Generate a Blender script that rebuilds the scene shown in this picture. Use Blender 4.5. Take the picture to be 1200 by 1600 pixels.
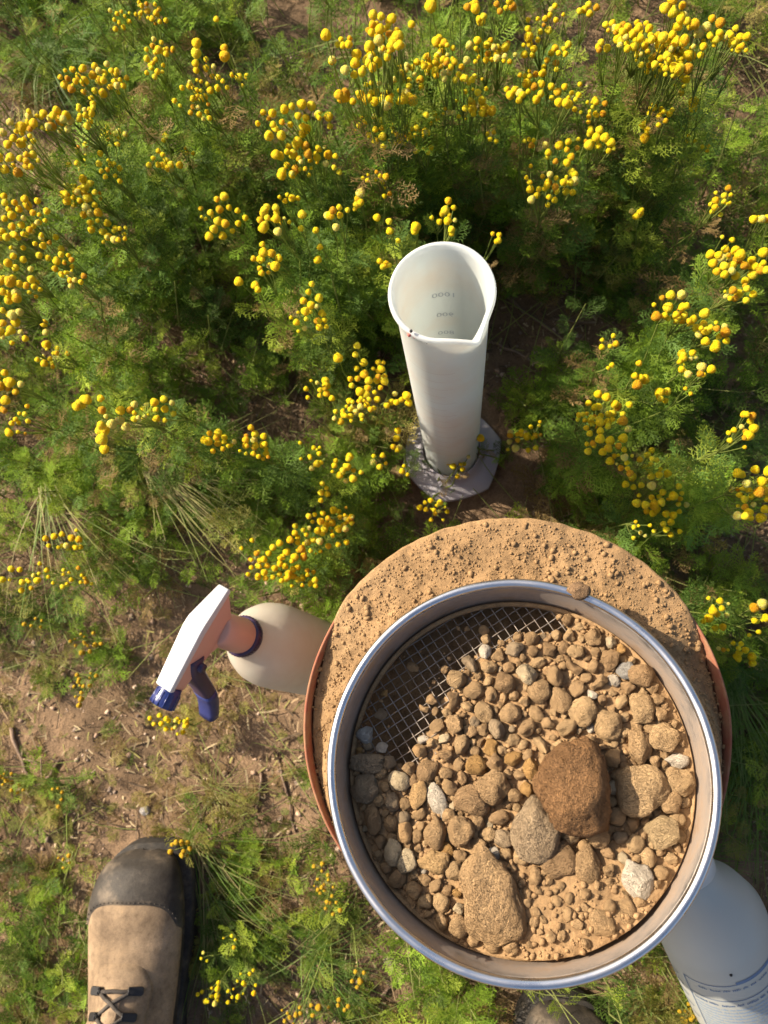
import bpy, bmesh, math, random
import numpy as np
from mathutils import Vector, Matrix, noise
R = math.radians
random.seed(11); rng = np.random.default_rng(11)
SC = bpy.context.scene
COL = SC.collection
for o in list(bpy.data.objects): bpy.data.objects.remove(o)

# ------------------------------------------------------------------ camera
H = 0.95                      # height of the lens over the soil
FPX = 1200.0                  # focal length in pixels of a 1200 x 1600 frame
NADIR = (720.0, 920.0)
d = Vector(((NADIR[0] - 600) / FPX, -(NADIR[1] - 800) / FPX, -1)).normalized()
wz = -d
wx = (Vector((1, 0, 0)) - wz * wz.x).normalized()
wy = wz.cross(wx)
ROT = Matrix((wx, wy, wz))    # camera space -> world space
CAM = Vector((0, 0, H))
cd = bpy.data.cameras.new('camera'); cam = bpy.data.objects.new('camera', cd); COL.objects.link(cam)
cam.matrix_world = Matrix.Translation(CAM) @ ROT.to_4x4()
cd.sensor_fit = 'VERTICAL'; cd.sensor_height = 36; cd.lens = FPX / 1600 * 36
cd.clip_start = 0.02; cd.clip_end = 400
cd.dof.use_dof = True; cd.dof.focus_distance = 0.56; cd.dof.aperture_fstop = 10.5
SC.camera = cam
def ray(px, py):
    return (ROT @ Vector(((px - 600) / FPX, -(py - 800) / FPX, -1))).normalized()
def W(px, py, z=0.0):         # the place seen at a point of the photograph, at height z
    r = ray(px, py); return CAM + r * ((z - H) / r.z)

# ------------------------------------------------------------------ daylight
SUN_EL, SUN_FROM = R(34), Vector((-0.90, 0.44, 0)).normalized()
sd = Vector((SUN_FROM.x * math.cos(SUN_EL), SUN_FROM.y * math.cos(SUN_EL), math.sin(SUN_EL)))
sl = bpy.data.lights.new('sun', 'SUN'); sl.energy = 5.0; sl.angle = R(0.55); sl.color = (1.0, 0.89, 0.73)
so = bpy.data.objects.new('sun', sl); COL.objects.link(so)
so.rotation_euler = sd.to_track_quat('Z', 'Y').to_euler(); so.location = sd * 5
wd = bpy.data.worlds.new('World'); SC.world = wd; wd.use_nodes = True
nt = wd.node_tree; bg = nt.nodes['Background']
sky = nt.nodes.new('ShaderNodeTexSky'); sky.sky_type = 'NISHITA'; sky.sun_disc = False
sky.sun_elevation = SUN_EL; sky.sun_rotation = math.atan2(SUN_FROM.x, SUN_FROM.y)
sky.air_density = 1.0; sky.dust_density = 4.0
nt.links.new(sky.outputs[0], bg.inputs[0]); bg.inputs[1].default_value = 0.10
SC.view_settings.view_transform = 'Standard'; SC.view_settings.look = 'None'
SC.view_settings.exposure = 1.12; SC.view_settings.gamma = 1
SC.render.engine = 'CYCLES'
SC.cycles.max_bounces = 6; SC.cycles.diffuse_bounces = 3; SC.cycles.transmission_bounces = 5

# ------------------------------------------------------------------ helpers
def tag(o, label=None, cat=None, group=None, kind=None):
    if label: o['label'] = label
    if cat: o['category'] = cat
    if group: o['group'] = group
    if kind: o['kind'] = kind
    return o
def link(name, me, mat=None, parent=None, smooth=True):
    o = bpy.data.objects.new(name, me); COL.objects.link(o)
    if mat and not me.materials: me.materials.append(mat)
    if smooth and len(me.polygons): me.polygons.foreach_set('use_smooth', np.ones(len(me.polygons), bool))
    if parent: o.parent = parent
    return o
def empty(name, loc=(0, 0, 0), rot=None):
    o = bpy.data.objects.new(name, None); COL.objects.link(o); o.empty_display_size = .02
    o.location = loc
    if rot is not None: o.rotation_euler = rot
    return o
def mesh_py(name, v, f):
    me = bpy.data.meshes.new(name); me.from_pydata([tuple(p) for p in v], [], f); me.update(); return me
def mesh_np(name, V, F, col=None):   # F: n x k
    me = bpy.data.meshes.new(name); k = F.shape[1]
    me.vertices.add(len(V)); me.vertices.foreach_set('co', np.ascontiguousarray(V, np.float32).ravel())
    me.loops.add(F.size); me.loops.foreach_set('vertex_index', np.ascontiguousarray(F, np.int32).ravel())
    me.polygons.add(len(F)); me.polygons.foreach_set('loop_start', np.arange(0, F.size, k, dtype=np.int32))
    if col is not None:
        a = me.color_attributes.new('tint', 'FLOAT_COLOR', 'POINT')
        a.data.foreach_set('color', np.ascontiguousarray(np.c_[col, np.ones(len(col))], np.float32).ravel())
    me.update(calc_edges=True); me.validate(); return me
class MB:                            # a small mesh collector
    def __init__(s): s.v = []; s.f = []
    def add(s, v, f):
        n = len(s.v); s.v += [tuple(p) for p in v]; s.f += [tuple(i + n for i in q) for q in f]
    def tube(s, pts, rad, n=6, caps=True):
        pts = [Vector(p) for p in pts]; rad = rad if hasattr(rad, '__len__') else [rad] * len(pts)
        v = []; f = []; ref = Vector((.31, .17, .93))
        for i, p in enumerate(pts):
            t = (pts[min(i + 1, len(pts) - 1)] - pts[max(i - 1, 0)]).normalized()
            if abs(t.dot(ref)) > .98: ref = Vector((1, .1, 0))
            a = t.cross(ref).normalized(); b = t.cross(a)
            for k in range(n):
                w = 2 * math.pi * k / n; v.append(p + (a * math.cos(w) + b * math.sin(w)) * rad[i])
        for i in range(len(pts) - 1):
            for k in range(n):
                k2 = (k + 1) % n; f.append((i * n + k, i * n + k2, (i + 1) * n + k2, (i + 1) * n + k))
        if caps: f.append(tuple(range(n - 1, -1, -1))); f.append(tuple((len(pts) - 1) * n + k for k in range(n)))
        s.add(v, f)
    def lathe(s, prof, n=64, c=(0, 0), close=False):
        v = []; f = []
        for (r, z) in prof:
            for k in range(n):
                a = 2 * math.pi * k / n; v.append((c[0] + r * math.cos(a), c[1] + r * math.sin(a), z))
        m = len(prof)
        for i in range(m if close else m - 1):
            j = (i + 1) % m
            for k in range(n):
                k2 = (k + 1) % n; f.append((i * n + k, i * n + k2, j * n + k2, j * n + k))
        s.add(v, f)
    def box(s, lo, hi):
        x0, y0, z0 = lo; x1, y1, z1 = hi
        s.add([(x0, y0, z0), (x1, y0, z0), (x1, y1, z0), (x0, y1, z0), (x0, y0, z1), (x1, y0, z1), (x1, y1, z1), (x0, y1, z1)],
              [(0, 3, 2, 1), (4, 5, 6, 7), (0, 1, 5, 4), (1, 2, 6, 5), (2, 3, 7, 6), (3, 0, 4, 7)])
    def build(s, name, mat, parent=None, smooth=True, sub=0, bevel=0):
        o = link(name, mesh_py(name, s.v, s.f), mat, parent, smooth)
        if bevel:
            b = o.modifiers.new('bevel', 'BEVEL'); b.width = bevel; b.segments = 3; b.limit_method = 'ANGLE'; b.angle_limit = R(35)
        if sub:
            m = o.modifiers.new('sub', 'SUBSURF'); m.levels = m.render_levels = sub
        return o
def catmull(P, n):
    P = np.asarray(P, float); m = len(P); out = []
    for t in np.linspace(0, m - 1, n):
        i = min(int(t), m - 2); u = t - i
        p0, p1, p2, p3 = P[max(i - 1, 0)], P[i], P[i + 1], P[min(i + 2, m - 1)]
        out.append(.5 * ((2 * p1) + (-p0 + p2) * u + (2 * p0 - 5 * p1 + 4 * p2 - p3) * u * u + (-p0 + 3 * p1 - 3 * p2 + p3) * u ** 3))
    return np.array(out)
def fbm(x, y, z, o=4):
    return noise.fractal(Vector((x, y, z)), 1.0, 2.0, o)

# ------------------------------------------------------------------ materials
def newmat(name):
    m = bpy.data.materials.new(name); m.use_nodes = True
    return m, m.node_tree.nodes, m.node_tree.links, m.node_tree.nodes['Principled BSDF']
def tex_noise(N, L, scale, detail=6, rough=.6, coord='Object'):
    tc = N.new('ShaderNodeTexCoord'); n = N.new('ShaderNodeTexNoise')
    n.inputs['Scale'].default_value = scale; n.inputs['Detail'].default_value = detail; n.inputs['Roughness'].default_value = rough
    L.new(tc.outputs[coord], n.inputs['Vector']); return n
def ramp(N, L, src, stops):
    r = N.new('ShaderNodeValToRGB'); L.new(src, r.inputs[0]); e = r.color_ramp.elements
    while len(e) < len(stops): e.new(.5)
    for i, (p, c) in enumerate(stops):
        e[i].position = p; e[i].color = (*c, 1) if len(c) == 3 else c
    return r
def add_bump(N, L, B, src, dist, strength=1.0, prev=None):
    b = N.new('ShaderNodeBump'); b.inputs['Distance'].default_value = dist; b.inputs['Strength'].default_value = strength
    L.new(src, b.inputs['Height'])
    if prev: L.new(prev.outputs[0], b.inputs['Normal'])
    L.new(b.outputs[0], B.inputs['Normal']); return b
def mix(N, L, fac, a, b, mode='MIX'):
    m = N.new('ShaderNodeMix'); m.data_type = 'RGBA'; m.blend_type = mode
    for i, s in ((0, fac), (6, a), (7, b)):
        if hasattr(s, 'is_linked'): L.new(s, m.inputs[i])
        elif i == 0: m.inputs[0].default_value = s
        else: m.inputs[i].default_value = (*s, 1)
    return m.outputs[2]
def earth(name, c0, c1, c2, s1=9, s2=90, s3=600, bump=.002, rough=.95):
    m, N, L, B = newmat(name)
    a = tex_noise(N, L, s1, 5); b = tex_noise(N, L, s2, 6, .7); c = tex_noise(N, L, s3, 4, .7)
    r = ramp(N, L, a.outputs[0], [(.3, c0), (.52, c1), (.72, c2)])
    g = ramp(N, L, b.outputs[0], [(.28, (.62, .6, .58)), (.5, (1, 1, 1)), (.75, (1.25, 1.22, 1.15))])
    col = mix(N, L, 1.0, r.outputs[0], g.outputs[0], 'MULTIPLY')
    h = ramp(N, L, c.outputs[0], [(.3, (.7, .7, .7)), (.6, (1.1, 1.1, 1.1))])
    L.new(mix(N, L, .8, col, h.outputs[0], 'MULTIPLY'), B.inputs['Base Color'])
    B.inputs['Roughness'].default_value = rough; B.inputs['Specular IOR Level'].default_value = .2
    b1 = add_bump(N, L, B, b.outputs[0], bump); add_bump(N, L, B, c.outputs[0], bump * .4, 1, b1)
    return m
def plastic(name, col, rough=.4, trans=0.0, dirt=None, dirt_amt=.5, spec=.4, dscale=25):
    m, N, L, B = newmat(name)
    n = tex_noise(N, L, dscale, 6, .65)
    d0 = dirt or tuple(c * .85 for c in col)
    f = ramp(N, L, n.outputs[0], [(.42, (0, 0, 0)), (.75, (dirt_amt,) * 3)])
    c = mix(N, L, f.outputs[0], col, d0); L.new(c, B.inputs['Base Color'])
    rr = ramp(N, L, n.outputs[0], [(.3, (rough * .8,) * 3), (.7, (min(1, rough * 1.4),) * 3)]); L.new(rr.outputs[0], B.inputs['Roughness'])
    B.inputs['Specular IOR Level'].default_value = spec
    if trans:
        t = N.new('ShaderNodeBsdfTranslucent'); L.new(c, t.inputs[0])
        x = N.new('ShaderNodeMixShader'); x.inputs[0].default_value = trans
        L.new(B.outputs[0], x.inputs[1]); L.new(t.outputs[0], x.inputs[2])
        L.new(x.outputs[0], N['Material Output'].inputs[0])
    return m
def leafmat(name, trans=.45, rough=.5):
    m, N, L, B = newmat(name)
    a = N.new('ShaderNodeAttribute'); a.attribute_name = 'tint'
    L.new(a.outputs['Color'], B.inputs['Base Color']); B.inputs['Roughness'].default_value = rough
    B.inputs['Specular IOR Level'].default_value = .12
    t = N.new('ShaderNodeBsdfTranslucent')
    L.new(mix(N, L, 1.0, a.outputs['Color'], (1.15, 1.25, .55), 'MULTIPLY'), t.inputs[0])
    x = N.new('ShaderNodeMixShader'); x.inputs[0].default_value = trans
    L.new(B.outputs[0], x.inputs[1]); L.new(t.outputs[0], x.inputs[2]); L.new(x.outputs[0], N['Material Output'].inputs[0])
    return m
M = {}
M['ground'] = earth('bare_soil', (.115, .076, .044), (.22, .142, .082), (.34, .222, .132), 6, 70, 420, .006)
M['tubsoil'] = earth('sifted_soil', (.235, .143, .066), (.285, .175, .083), (.325, .207, .103), 14, 160, 900, .0012)
M['finesoil'] = earth('fine_soil', (.225, .138, .066), (.285, .176, .085), (.335, .212, .106), 20, 220, 1100, .001)
M['leaf'] = leafmat('leaf_green'); M['straw'] = leafmat('straw', .15, .7)
def objcol_mat(name, bump=.0009, scale=120, rough=.95):     # every stone keeps its own colour
    m, N, L, B = newmat(name)
    oi = N.new('ShaderNodeObjectInfo'); tc = N.new('ShaderNodeTexCoord')
    mp = N.new('ShaderNodeVectorMath'); mp.operation = 'ADD'; L.new(tc.outputs['Object'], mp.inputs[0]); L.new(oi.outputs['Random'], mp.inputs[1])
    ns = []
    for s, dt in ((scale * .35, 5), (scale * 2.2, 6)):
        n = N.new('ShaderNodeTexNoise'); n.inputs['Scale'].default_value = s; n.inputs['Detail'].default_value = dt; n.inputs['Roughness'].default_value = .68
        L.new(mp.outputs[0], n.inputs['Vector']); ns.append(n)
    r1 = ramp(N, L, ns[0].outputs[0], [(.3, (.80, .78, .75)), (.5, (1, 1, 1)), (.72, (1.12, 1.12, 1.08))])
    r2 = ramp(N, L, ns[1].outputs[0], [(.3, (.88, .87, .85)), (.65, (1.06, 1.06, 1.06))])
    c = mix(N, L, 1.0, oi.outputs['Color'], r1.outputs[0], 'MULTIPLY')
    L.new(mix(N, L, .8, c, r2.outputs[0], 'MULTIPLY'), B.inputs['Base Color'])
    B.inputs['Roughness'].default_value = rough; B.inputs['Specular IOR Level'].default_value = .2
    b1 = add_bump(N, L, B, ns[0].outputs[0], bump * 2); add_bump(N, L, B, ns[1].outputs[0], bump, 1, b1)
    return m
# stone meshes are unit sized, so texture scales are per stone size
M['stone'] = objcol_mat('stone', .016, 3.2)
M['twig'] = earth('dry_twig', (.10, .065, .045), (.19, .13, .09), (.28, .2, .14), 30, 160, 800, .001)
# sieve steel: brushed metal with dust clinging to it
m, N, L, B = newmat('sieve_steel'); M['steel'] = m
n1 = tex_noise(N, L, 18, 6, .7); n2 = tex_noise(N, L, 260, 3)
tcs = N.new('ShaderNodeTexCoord'); sp = N.new('ShaderNodeSeparateXYZ'); L.new(tcs.outputs['Object'], sp.inputs[0])
mr = N.new('ShaderNodeMapRange'); mr.inputs[1].default_value = .0; mr.inputs[2].default_value = .042; mr.inputs[3].default_value = .22; mr.inputs[4].default_value = -.06; L.new(sp.outputs[2], mr.inputs[0])
ad = N.new('ShaderNodeMath'); ad.operation = 'ADD'; L.new(n1.outputs[0], ad.inputs[0]); L.new(mr.outputs[0], ad.inputs[1])
f = ramp(N, L, ad.outputs[0], [(.36, (.10, .10, .10)), (.56, (.55, .55, .55)), (.75, (.95, .95, .95))])
L.new(mix(N, L, f.outputs[0], (.33, .31, .29), (.20, .13, .076)), B.inputs['Base Color'])
inv = ramp(N, L, f.outputs[0], [(0, (1, 1, 1)), (.8, (.25, .25, .25))]); L.new(inv.outputs[0], B.inputs['Metallic'])
rr = ramp(N, L, f.outputs[0], [(0, (.3,) * 3), (.8, (.75,) * 3)]); L.new(rr.outputs[0], B.inputs['Roughness'])
add_bump(N, L, B, n2.outputs[0], .0002)
m, N, L, B = newmat('rim_steel'); M['rimsteel'] = m
n1 = tex_noise(N, L, 30, 6, .7)
f = ramp(N, L, n1.outputs[0], [(.5, (0, 0, 0)), (.8, (.5,) * 3)])
L.new(mix(N, L, f.outputs[0], (.56, .56, .57), (.38, .30, .23)), B.inputs['Base Color'])
rr = ramp(N, L, n1.outputs[0], [(.3, (.22,) * 3), (.75, (.42,) * 3)]); L.new(rr.outputs[0], B.inputs['Roughness'])
B.inputs['Metallic'].default_value = 1
M['wire'] = plastic('mesh_wire', (.25, .215, .18), .5, 0, (.22, .15, .09), .9); M['wire'].node_tree.nodes['Principled BSDF'].inputs['Metallic'].default_value = .65
M['tub'] = plastic('terracotta_plastic', (.25, .088, .052), .75, 0, (.30, .185, .10), 1.0, .15, 60)
M['pp'] = plastic('milky_plastic', (.72, .755, .735), .35, .5, (.70, .58, .47), .5, .4, 14)
M['hdpe'] = plastic('spray_bottle_plastic', (.56, .515, .43), .42, .38, (.52, .39, .28), .55, .35, 18)
M['hdpe2'] = plastic('white_bottle_plastic', (.43, .43, .39), .42, .2, (.42, .38, .32), .3, .35, 12)
M['white'] = plastic('white_plastic', (.52, .52, .50), .35, 0, (.52, .46, .4), .3)
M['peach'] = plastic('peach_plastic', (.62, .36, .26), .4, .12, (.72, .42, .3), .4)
M['navy'] = plastic('navy_plastic', (.016, .026, .115), .3, 0, (.06, .05, .12), .5, .5)
M['violet'] = plastic('dark_violet_plastic', (.030, .017, .052), .35, 0, (.1, .06, .1), .5, .5)
M['ink'] = plastic('blue_ink', (.10, .15, .24), .6); M['inkfaint'] = plastic('faint_ink', (.48, .52, .58), .6)
M['red'] = plastic('red_stain', (.55, .16, .13), .6); M['dark'] = plastic('black_rubber', (.02, .019, .018), .7)
m, N, L, B = newmat('clear_foot'); M['clear'] = m
B.inputs['Base Color'].default_value = (.66, .62, .66, 1); B.inputs['Roughness'].default_value = .22
B.inputs['Transmission Weight'].default_value = .5; B.inputs['IOR'].default_value = 1.3
M['nubuck'] = earth('tan_nubuck', (.10, .068, .042), (.225, .157, .096), (.30, .215, .138), 13, 120, 900, .0006, .85)
M['toecap'] = earth('scuffed_rubber', (.022, .019, .016), (.042, .035, .028), (.15, .115, .08), 26, 120, 700, .0007, .6)
M['sole'] = earth('boot_sole', (.02, .018, .016), (.035, .031, .027), (.10, .08, .055), 30, 150, 700, .0008, .8)
M['lace'] = earth('lace', (.04, .034, .03), (.07, .06, .05), (.12, .1, .08), 90, 300, 900, .0004)
M['eyelet'] = plastic('black_eyelet', (.012, .012, .013), .35)
m, N, L, B = newmat('yellow_florets'); M['yellow'] = m
oi = N.new('ShaderNodeObjectInfo'); tc = N.new('ShaderNodeTexCoord')
vo = N.new('ShaderNodeTexVoronoi'); vo.inputs['Scale'].default_value = 7.5; L.new(tc.outputs['Object'], vo.inputs['Vector'])
rc = ramp(N, L, vo.outputs['Distance'], [(.0, (1.05, 1.05, 1)), (.5, (.93, .86, .7))])
L.new(mix(N, L, 1.0, oi.outputs['Color'], rc.outputs[0], 'MULTIPLY'), B.inputs['Base Color'])
B.inputs['Roughness'].default_value = .7; B.inputs['Specular IOR Level'].default_value = .2
B.inputs['Subsurface Weight'].default_value = .6; B.inputs['Subsurface Radius'].default_value = (1, .75, .1); B.inputs['Subsurface Scale'].default_value = .004
iv = N.new('ShaderNodeMath'); iv.operation = 'SUBTRACT'; iv.inputs[0].default_value = 1; L.new(vo.outputs['Distance'], iv.inputs[1])
add_bump(N, L, B, iv.outputs[0], .07)

# ------------------------------------------------------------------ ground
def gh(x, y):
    return .0085 * fbm(x * 5 + 3, y * 5, .3, 3) + .0045 * fbm(x * 22, y * 22, 2.1, 3)
ax = np.concatenate([-np.geomspace(60, 1.0, 16), np.linspace(-.93, .93, 250), np.geomspace(1.0, 60, 16)])
nA = len(ax); gv = np.zeros((nA, nA, 3))
for i, y in enumerate(ax):
    for j, x in enumerate(ax): gv[i, j] = (x, y, gh(x, y))
idx = np.arange(nA * nA).reshape(nA, nA)
gf = np.stack([idx[:-1, :-1], idx[:-1, 1:], idx[1:, 1:], idx[1:, :-1]], -1).reshape(-1, 4)
tag(link('ground', mesh_np('ground', gv.reshape(-1, 3), gf), M['ground']), 'bare tan soil with crumbs under the flowering weeds', kind='structure')

# ------------------------------------------------------------------ tub filled with soil
TUBR, TUBZ = 0.1735, 0.300
tc_ = W(800, 1142, TUBZ); TX, TY = tc_.x, tc_.y
tub = tag(empty('tub', (TX, TY, 0)), 'round terracotta plastic tub filled with tan soil under the metal sieve', 'tub')
b = MB()
b.lathe([(.0, .004), (.118, .004), (.122, .0), (.126, .004), (TUBR - .006, TUBZ - .022), (TUBR - .004, TUBZ - .016)], 96)
b.build('wall', M['tub'], tub)
b = MB()
prof = [(TUBR - .004, TUBZ - .018), (TUBR - .0015, TUBZ - .017), (TUBR, TUBZ - .012), (TUBR, TUBZ - .002), (TUBR - .0010, TUBZ), (TUBR - .0024, TUBZ - .0008), (TUBR - .0045, TUBZ - .010), (TUBR - .010, TUBZ - .06)]
b.lathe(prof, 128)
for i, p in enumerate(b.v):
    a = math.atan2(p[1], p[0]); k = 1 + .0045 * noise.noise(Vector((math.cos(a) * 2.2, math.sin(a) * 2.2, .5))); dz = .003 * noise.noise(Vector((math.cos(a) * 3, math.sin(a) * 3, 4)))
    b.v[i] = (p[0] * k, p[1] * k, p[2] + dz)
b.build('rim', M['tub'], tub)

# ------------------------------------------------------------------ sieve frame
SR, SH = 0.1390, 0.0455
SRIM = W(806, 1199, .3640)
SN = -ray(813, 1225)                    # the sieve leans a little away from the person
SC0 = SRIM - SN * SH                    # centre of the wire cloth
sx_ = (Vector((1, 0, 0)) - SN * SN.x).normalized(); sy_ = SN.cross(sx_)
SM = Matrix((sx_, sy_, SN)).transposed()          # sieve space -> world
def S(px, py, h=0.0):                   # photograph point -> sieve space at height h over the cloth
    r = ray(px, py); o = SC0 + SN * h
    p = CAM + r * ((o - CAM).dot(SN) / r.dot(SN)) - SC0
    return Vector((p.dot(sx_), p.dot(sy_), h))
def S2W(p): return SC0 + SM @ Vector(p)
rootm = Matrix.Translation(SC0) @ SM.to_4x4()

# soil in the tub: a heightfield that dips under the sieve
def tubsoil_h(x, y):                    # world x, y
    rx, ry = x - TX, y - TY; r = math.hypot(rx, ry); a = math.atan2(ry, rx)
    far = min(1, max(0, (math.sin(a) + .12 * noise.noise(Vector((math.cos(a) * 3, math.sin(a) * 3, 7))) - .30) / .3)); far = far * far * (3 - 2 * far)
    lvl = TUBZ - .0085 + .0155 * far
    edge = max(0, (r / TUBR - .80) / .2); lvl -= .0035 * edge ** 2
    cloth = SC0.z - (SN.x * (x - SC0.x) + SN.y * (y - SC0.y)) / SN.z
    q = Vector((x, y, cloth)) - SC0; sr = q.length
    if sr > SR - .001:                    # soil banked up against the sieve wall
        eg = min(1, max(0, (1 - r / TUBR) / .09)); bank = min(cloth + .004, TUBZ + .034) - max(0, sr - SR - .003) * 1.15
        if bank > lvl: lvl += (bank - lvl) * eg
    if sr < SR + .004:
        k = min(1, max(0, (SR + .002 - sr) / .006)); lvl = lvl * (1 - k) + min(TUBZ + .012 * max(0, 1 - r / TUBR) * 3, cloth - .045) * k
    lvl += .0030 * fbm(x * 26, y * 26, 1, 4) + .0014 * fbm(x * 110, y * 110, 2, 3)
    return lvl
nr, na = 100, 260; sv = [(TX, TY, tubsoil_h(TX, TY))]; sf = []
for i in range(1, nr + 1):
    for k in range(na):
        a = 2 * math.pi * k / na; far = math.sin(a) + .12 * noise.noise(Vector((math.cos(a) * 3, math.sin(a) * 3, 7)))
        rmax = TUBR - .0062 + (.0072 * min(1, max(0, (far - .30) / .3)))
        rmax += .0012 * noise.noise(Vector((a * 14, 0, 3)))
        r = rmax * i / nr; x, y = TX + r * math.cos(a), TY + r * math.sin(a)
        sv.append((x, y, tubsoil_h(x, y)))
for k in range(na):                     # a skirt so that the heap has an underside at the rim
    i = 1 + (nr - 1) * na + k; x, y, z = sv[i]; sv.append((TX + (x - TX) * .97, TY + (y - TY) * .97, z - .03))
for k in range(na): sf.append((0, 1 + k, 1 + (k + 1) % na))
for i in range(nr):
    for k in range(na):
        p, q = 1 + i * na + k, 1 + i * na + (k + 1) % na; sf.append((p, p + na, q + na, q))
tub_soil = tag(link('soil', mesh_py('soil', sv, sf), M['tubsoil']), 'heap of sifted tan soil filling the terracotta tub around the sieve', 'soil', kind='stuff')
# unit stones -------------------------------------------------------------
def ico(sub):
    bm = bmesh.new(); bmesh.ops.create_icosphere(bm, subdivisions=sub, radius=1)
    v = np.array([p.co[:] for p in bm.verts]); f = np.array([[q.index for q in p.verts] for p in bm.faces]); bm.free(); return v, f
ICO = {s: ico(s) for s in (1, 2, 3, 4)}
def stone_mesh(seed, sub=3, rough=.16, cuts=4, cutd=.78, shape=None, fine=.03):
    v, f = ICO[sub]; v = v.copy(); rs = np.random.default_rng(seed)
    for c in range(cuts):
        n = rs.normal(size=3); n /= np.linalg.norm(n); dd = cutd + rs.uniform(-.08, .14)
        s = v @ n; over = np.maximum(0, s - dd); v -= np.outer(over * .92, n)
    for i in range(len(v)):
        p = Vector(v[i]) * 1.3 + Vector((seed * 3.1, 0, 0)); q = Vector(v[i]) * 5 + Vector((0, seed * 1.7, 0))
        v[i] *= 1 + rough * noise.noise(p) + fine * noise.noise(q) + fine * .6 * noise.noise(q * 2.6)
    if shape is not None:               # outline in the plane: (angle in degrees, factor) pairs
        an = np.arctan2(v[:, 1], v[:, 0]); A = np.array([R(s[0]) for s in shape]); Fv = np.array([s[1] for s in shape])
        A = np.r_[A - 2 * math.pi, A, A + 2 * math.pi]; Fv = np.r_[Fv, Fv, Fv]; v[:, :2] *= np.interp(an, A, Fv)[:, None]
    return mesh_np('stone', v, f)
# crumbs joined as one stuff mesh
def scatter_crumbs(name, pts, sizes, mat, sub=1, parent=None, label=None, cat=None, tint=None):
    v, f = ICO[sub]; V = []; F = []; C = []
    for i, (p, s) in enumerate(zip(pts, sizes)):
        q = v * (1 + rng.uniform(-.28, .28, (len(v), 1))) * (np.array([1, rng.uniform(.65, 1), rng.uniform(.5, .85)]) * s)
        a = rng.uniform(0, 6.28); c_, s_ = math.cos(a), math.sin(a)
        q = q @ np.array([[c_, s_, 0], [-s_, c_, 0], [0, 0, 1]])
        V.append(q + np.array(p)); F.append(f + len(v) * i)
        if tint is not None: C.append(np.tile(tint(p), (len(v), 1)))
    o = link(name, mesh_np(name, np.concatenate(V), np.concatenate(F), np.concatenate(C) if tint is not None else None), mat, parent, smooth=sub > 1)
    if label: tag(o, label, cat)
    o['kind'] = 'stuff'; return o
pts = []; sz = []
while len(pts) < 4200:
    a = rng.uniform(-.5, math.pi + .6); r = TUBR * math.sqrt(rng.uniform(.3, .97)); x, y = TX + r * math.cos(a), TY + r * math.sin(a)
    q = Vector((x, y, TUBZ)) - SRIM
    if math.hypot(q.x, q.y) < SR * .93: continue
    s = min(.0030, .00055 * (rng.pareto(2.6) + 1)); pts.append((x, y, tubsoil_h(x, y) + s * .25)); sz.append(s)
scatter_crumbs('soil_crumbs', pts, sz, M['tubsoil'], 1, tub_soil)

# the sieve itself ---------------------------------------------------------
sieve = empty('sieve'); sieve.matrix_world = rootm
tag(sieve, 'round steel sieve of stones and pebbles resting on the soil of the tub', 'sieve')
b = MB(); t = .0011
b.lathe([(SR - .0075, -.004), (SR - .0065, -.0045), (SR - .0065, 0.0), (SR - .004, .004), (SR - .0035, SH - .006), (SR - .0015, SH - .004),
         (SR - .0015 + t, SH - .006), (SR - .0035 + t + .001, SH - .012), (SR - .004 + t + .001, .003), (SR - .0055, -.006), (SR - .0085, -.006)], 128, close=True)
for i, p in enumerate(b.v):              # slightly dented wall
    a = math.atan2(p[1], p[0]); k = 1 + .0035 * noise.noise(Vector((math.cos(a) * 2, math.sin(a) * 2, p[2] * 12))); b.v[i] = (p[0] * k, p[1] * k, p[2])
b.build('frame_wall', M['steel'], sieve)
b = MB(); pr = []
for k in range(14):
    a = 2 * math.pi * k / 14; pr.append((SR + .0000 + .0036 * math.cos(a), SH - .0015 + .0038 * math.sin(a)))
b.lathe(pr, 160, close=True)
for i, p in enumerate(b.v):
    a = math.atan2(p[1], p[0]); k = 1 + .003 * noise.noise(Vector((math.cos(a) * 2, math.sin(a) * 2, .8))); b.v[i] = (p[0] * k, p[1] * k, p[2] + .0006 * noise.noise(Vector((math.cos(a) * 5, math.sin(a) * 5, 3))))
b.build('rolled_rim', M['rimsteel'], sieve)
b = MB(); b.lathe([(SR - .0062, .0045), (SR - .0062, .0005), (SR - .0095, .0005), (SR - .0095, .0028), (SR - .0072, .0045)], 128, close=True)
b.build('seam_ring', M['finesoil'], sieve)
cloth = empty('wire_cloth'); cloth.parent = sieve
PITCH = .0080; RW = SR - .0065; wang = R(33)
for dirn in (0, 1):
    for k in range(-18, 19):
        off = k * PITCH
        if abs(off) > RW - .004: continue
        hl = math.sqrt(RW * RW - off * off); n = max(3, int(2 * hl / (PITCH / 2)))
        P = []
        for i in range(n + 1):
            s = -hl + 2 * hl * i / n; z = .00055 * math.cos(math.pi * s / PITCH) * (1 if (k + dirn) % 2 == 0 else -1)
            x, y = (s, off + .00025 * math.sin(s * 40 + k)) if dirn == 0 else (off + .00025 * math.sin(s * 40 + k), s)
            P.append((x * math.cos(wang) - y * math.sin(wang), x * math.sin(wang) + y * math.cos(wang), z))
        b = MB(); b.tube(P, .00050, 5); b.build('wire', M['wire'], cloth)

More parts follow.
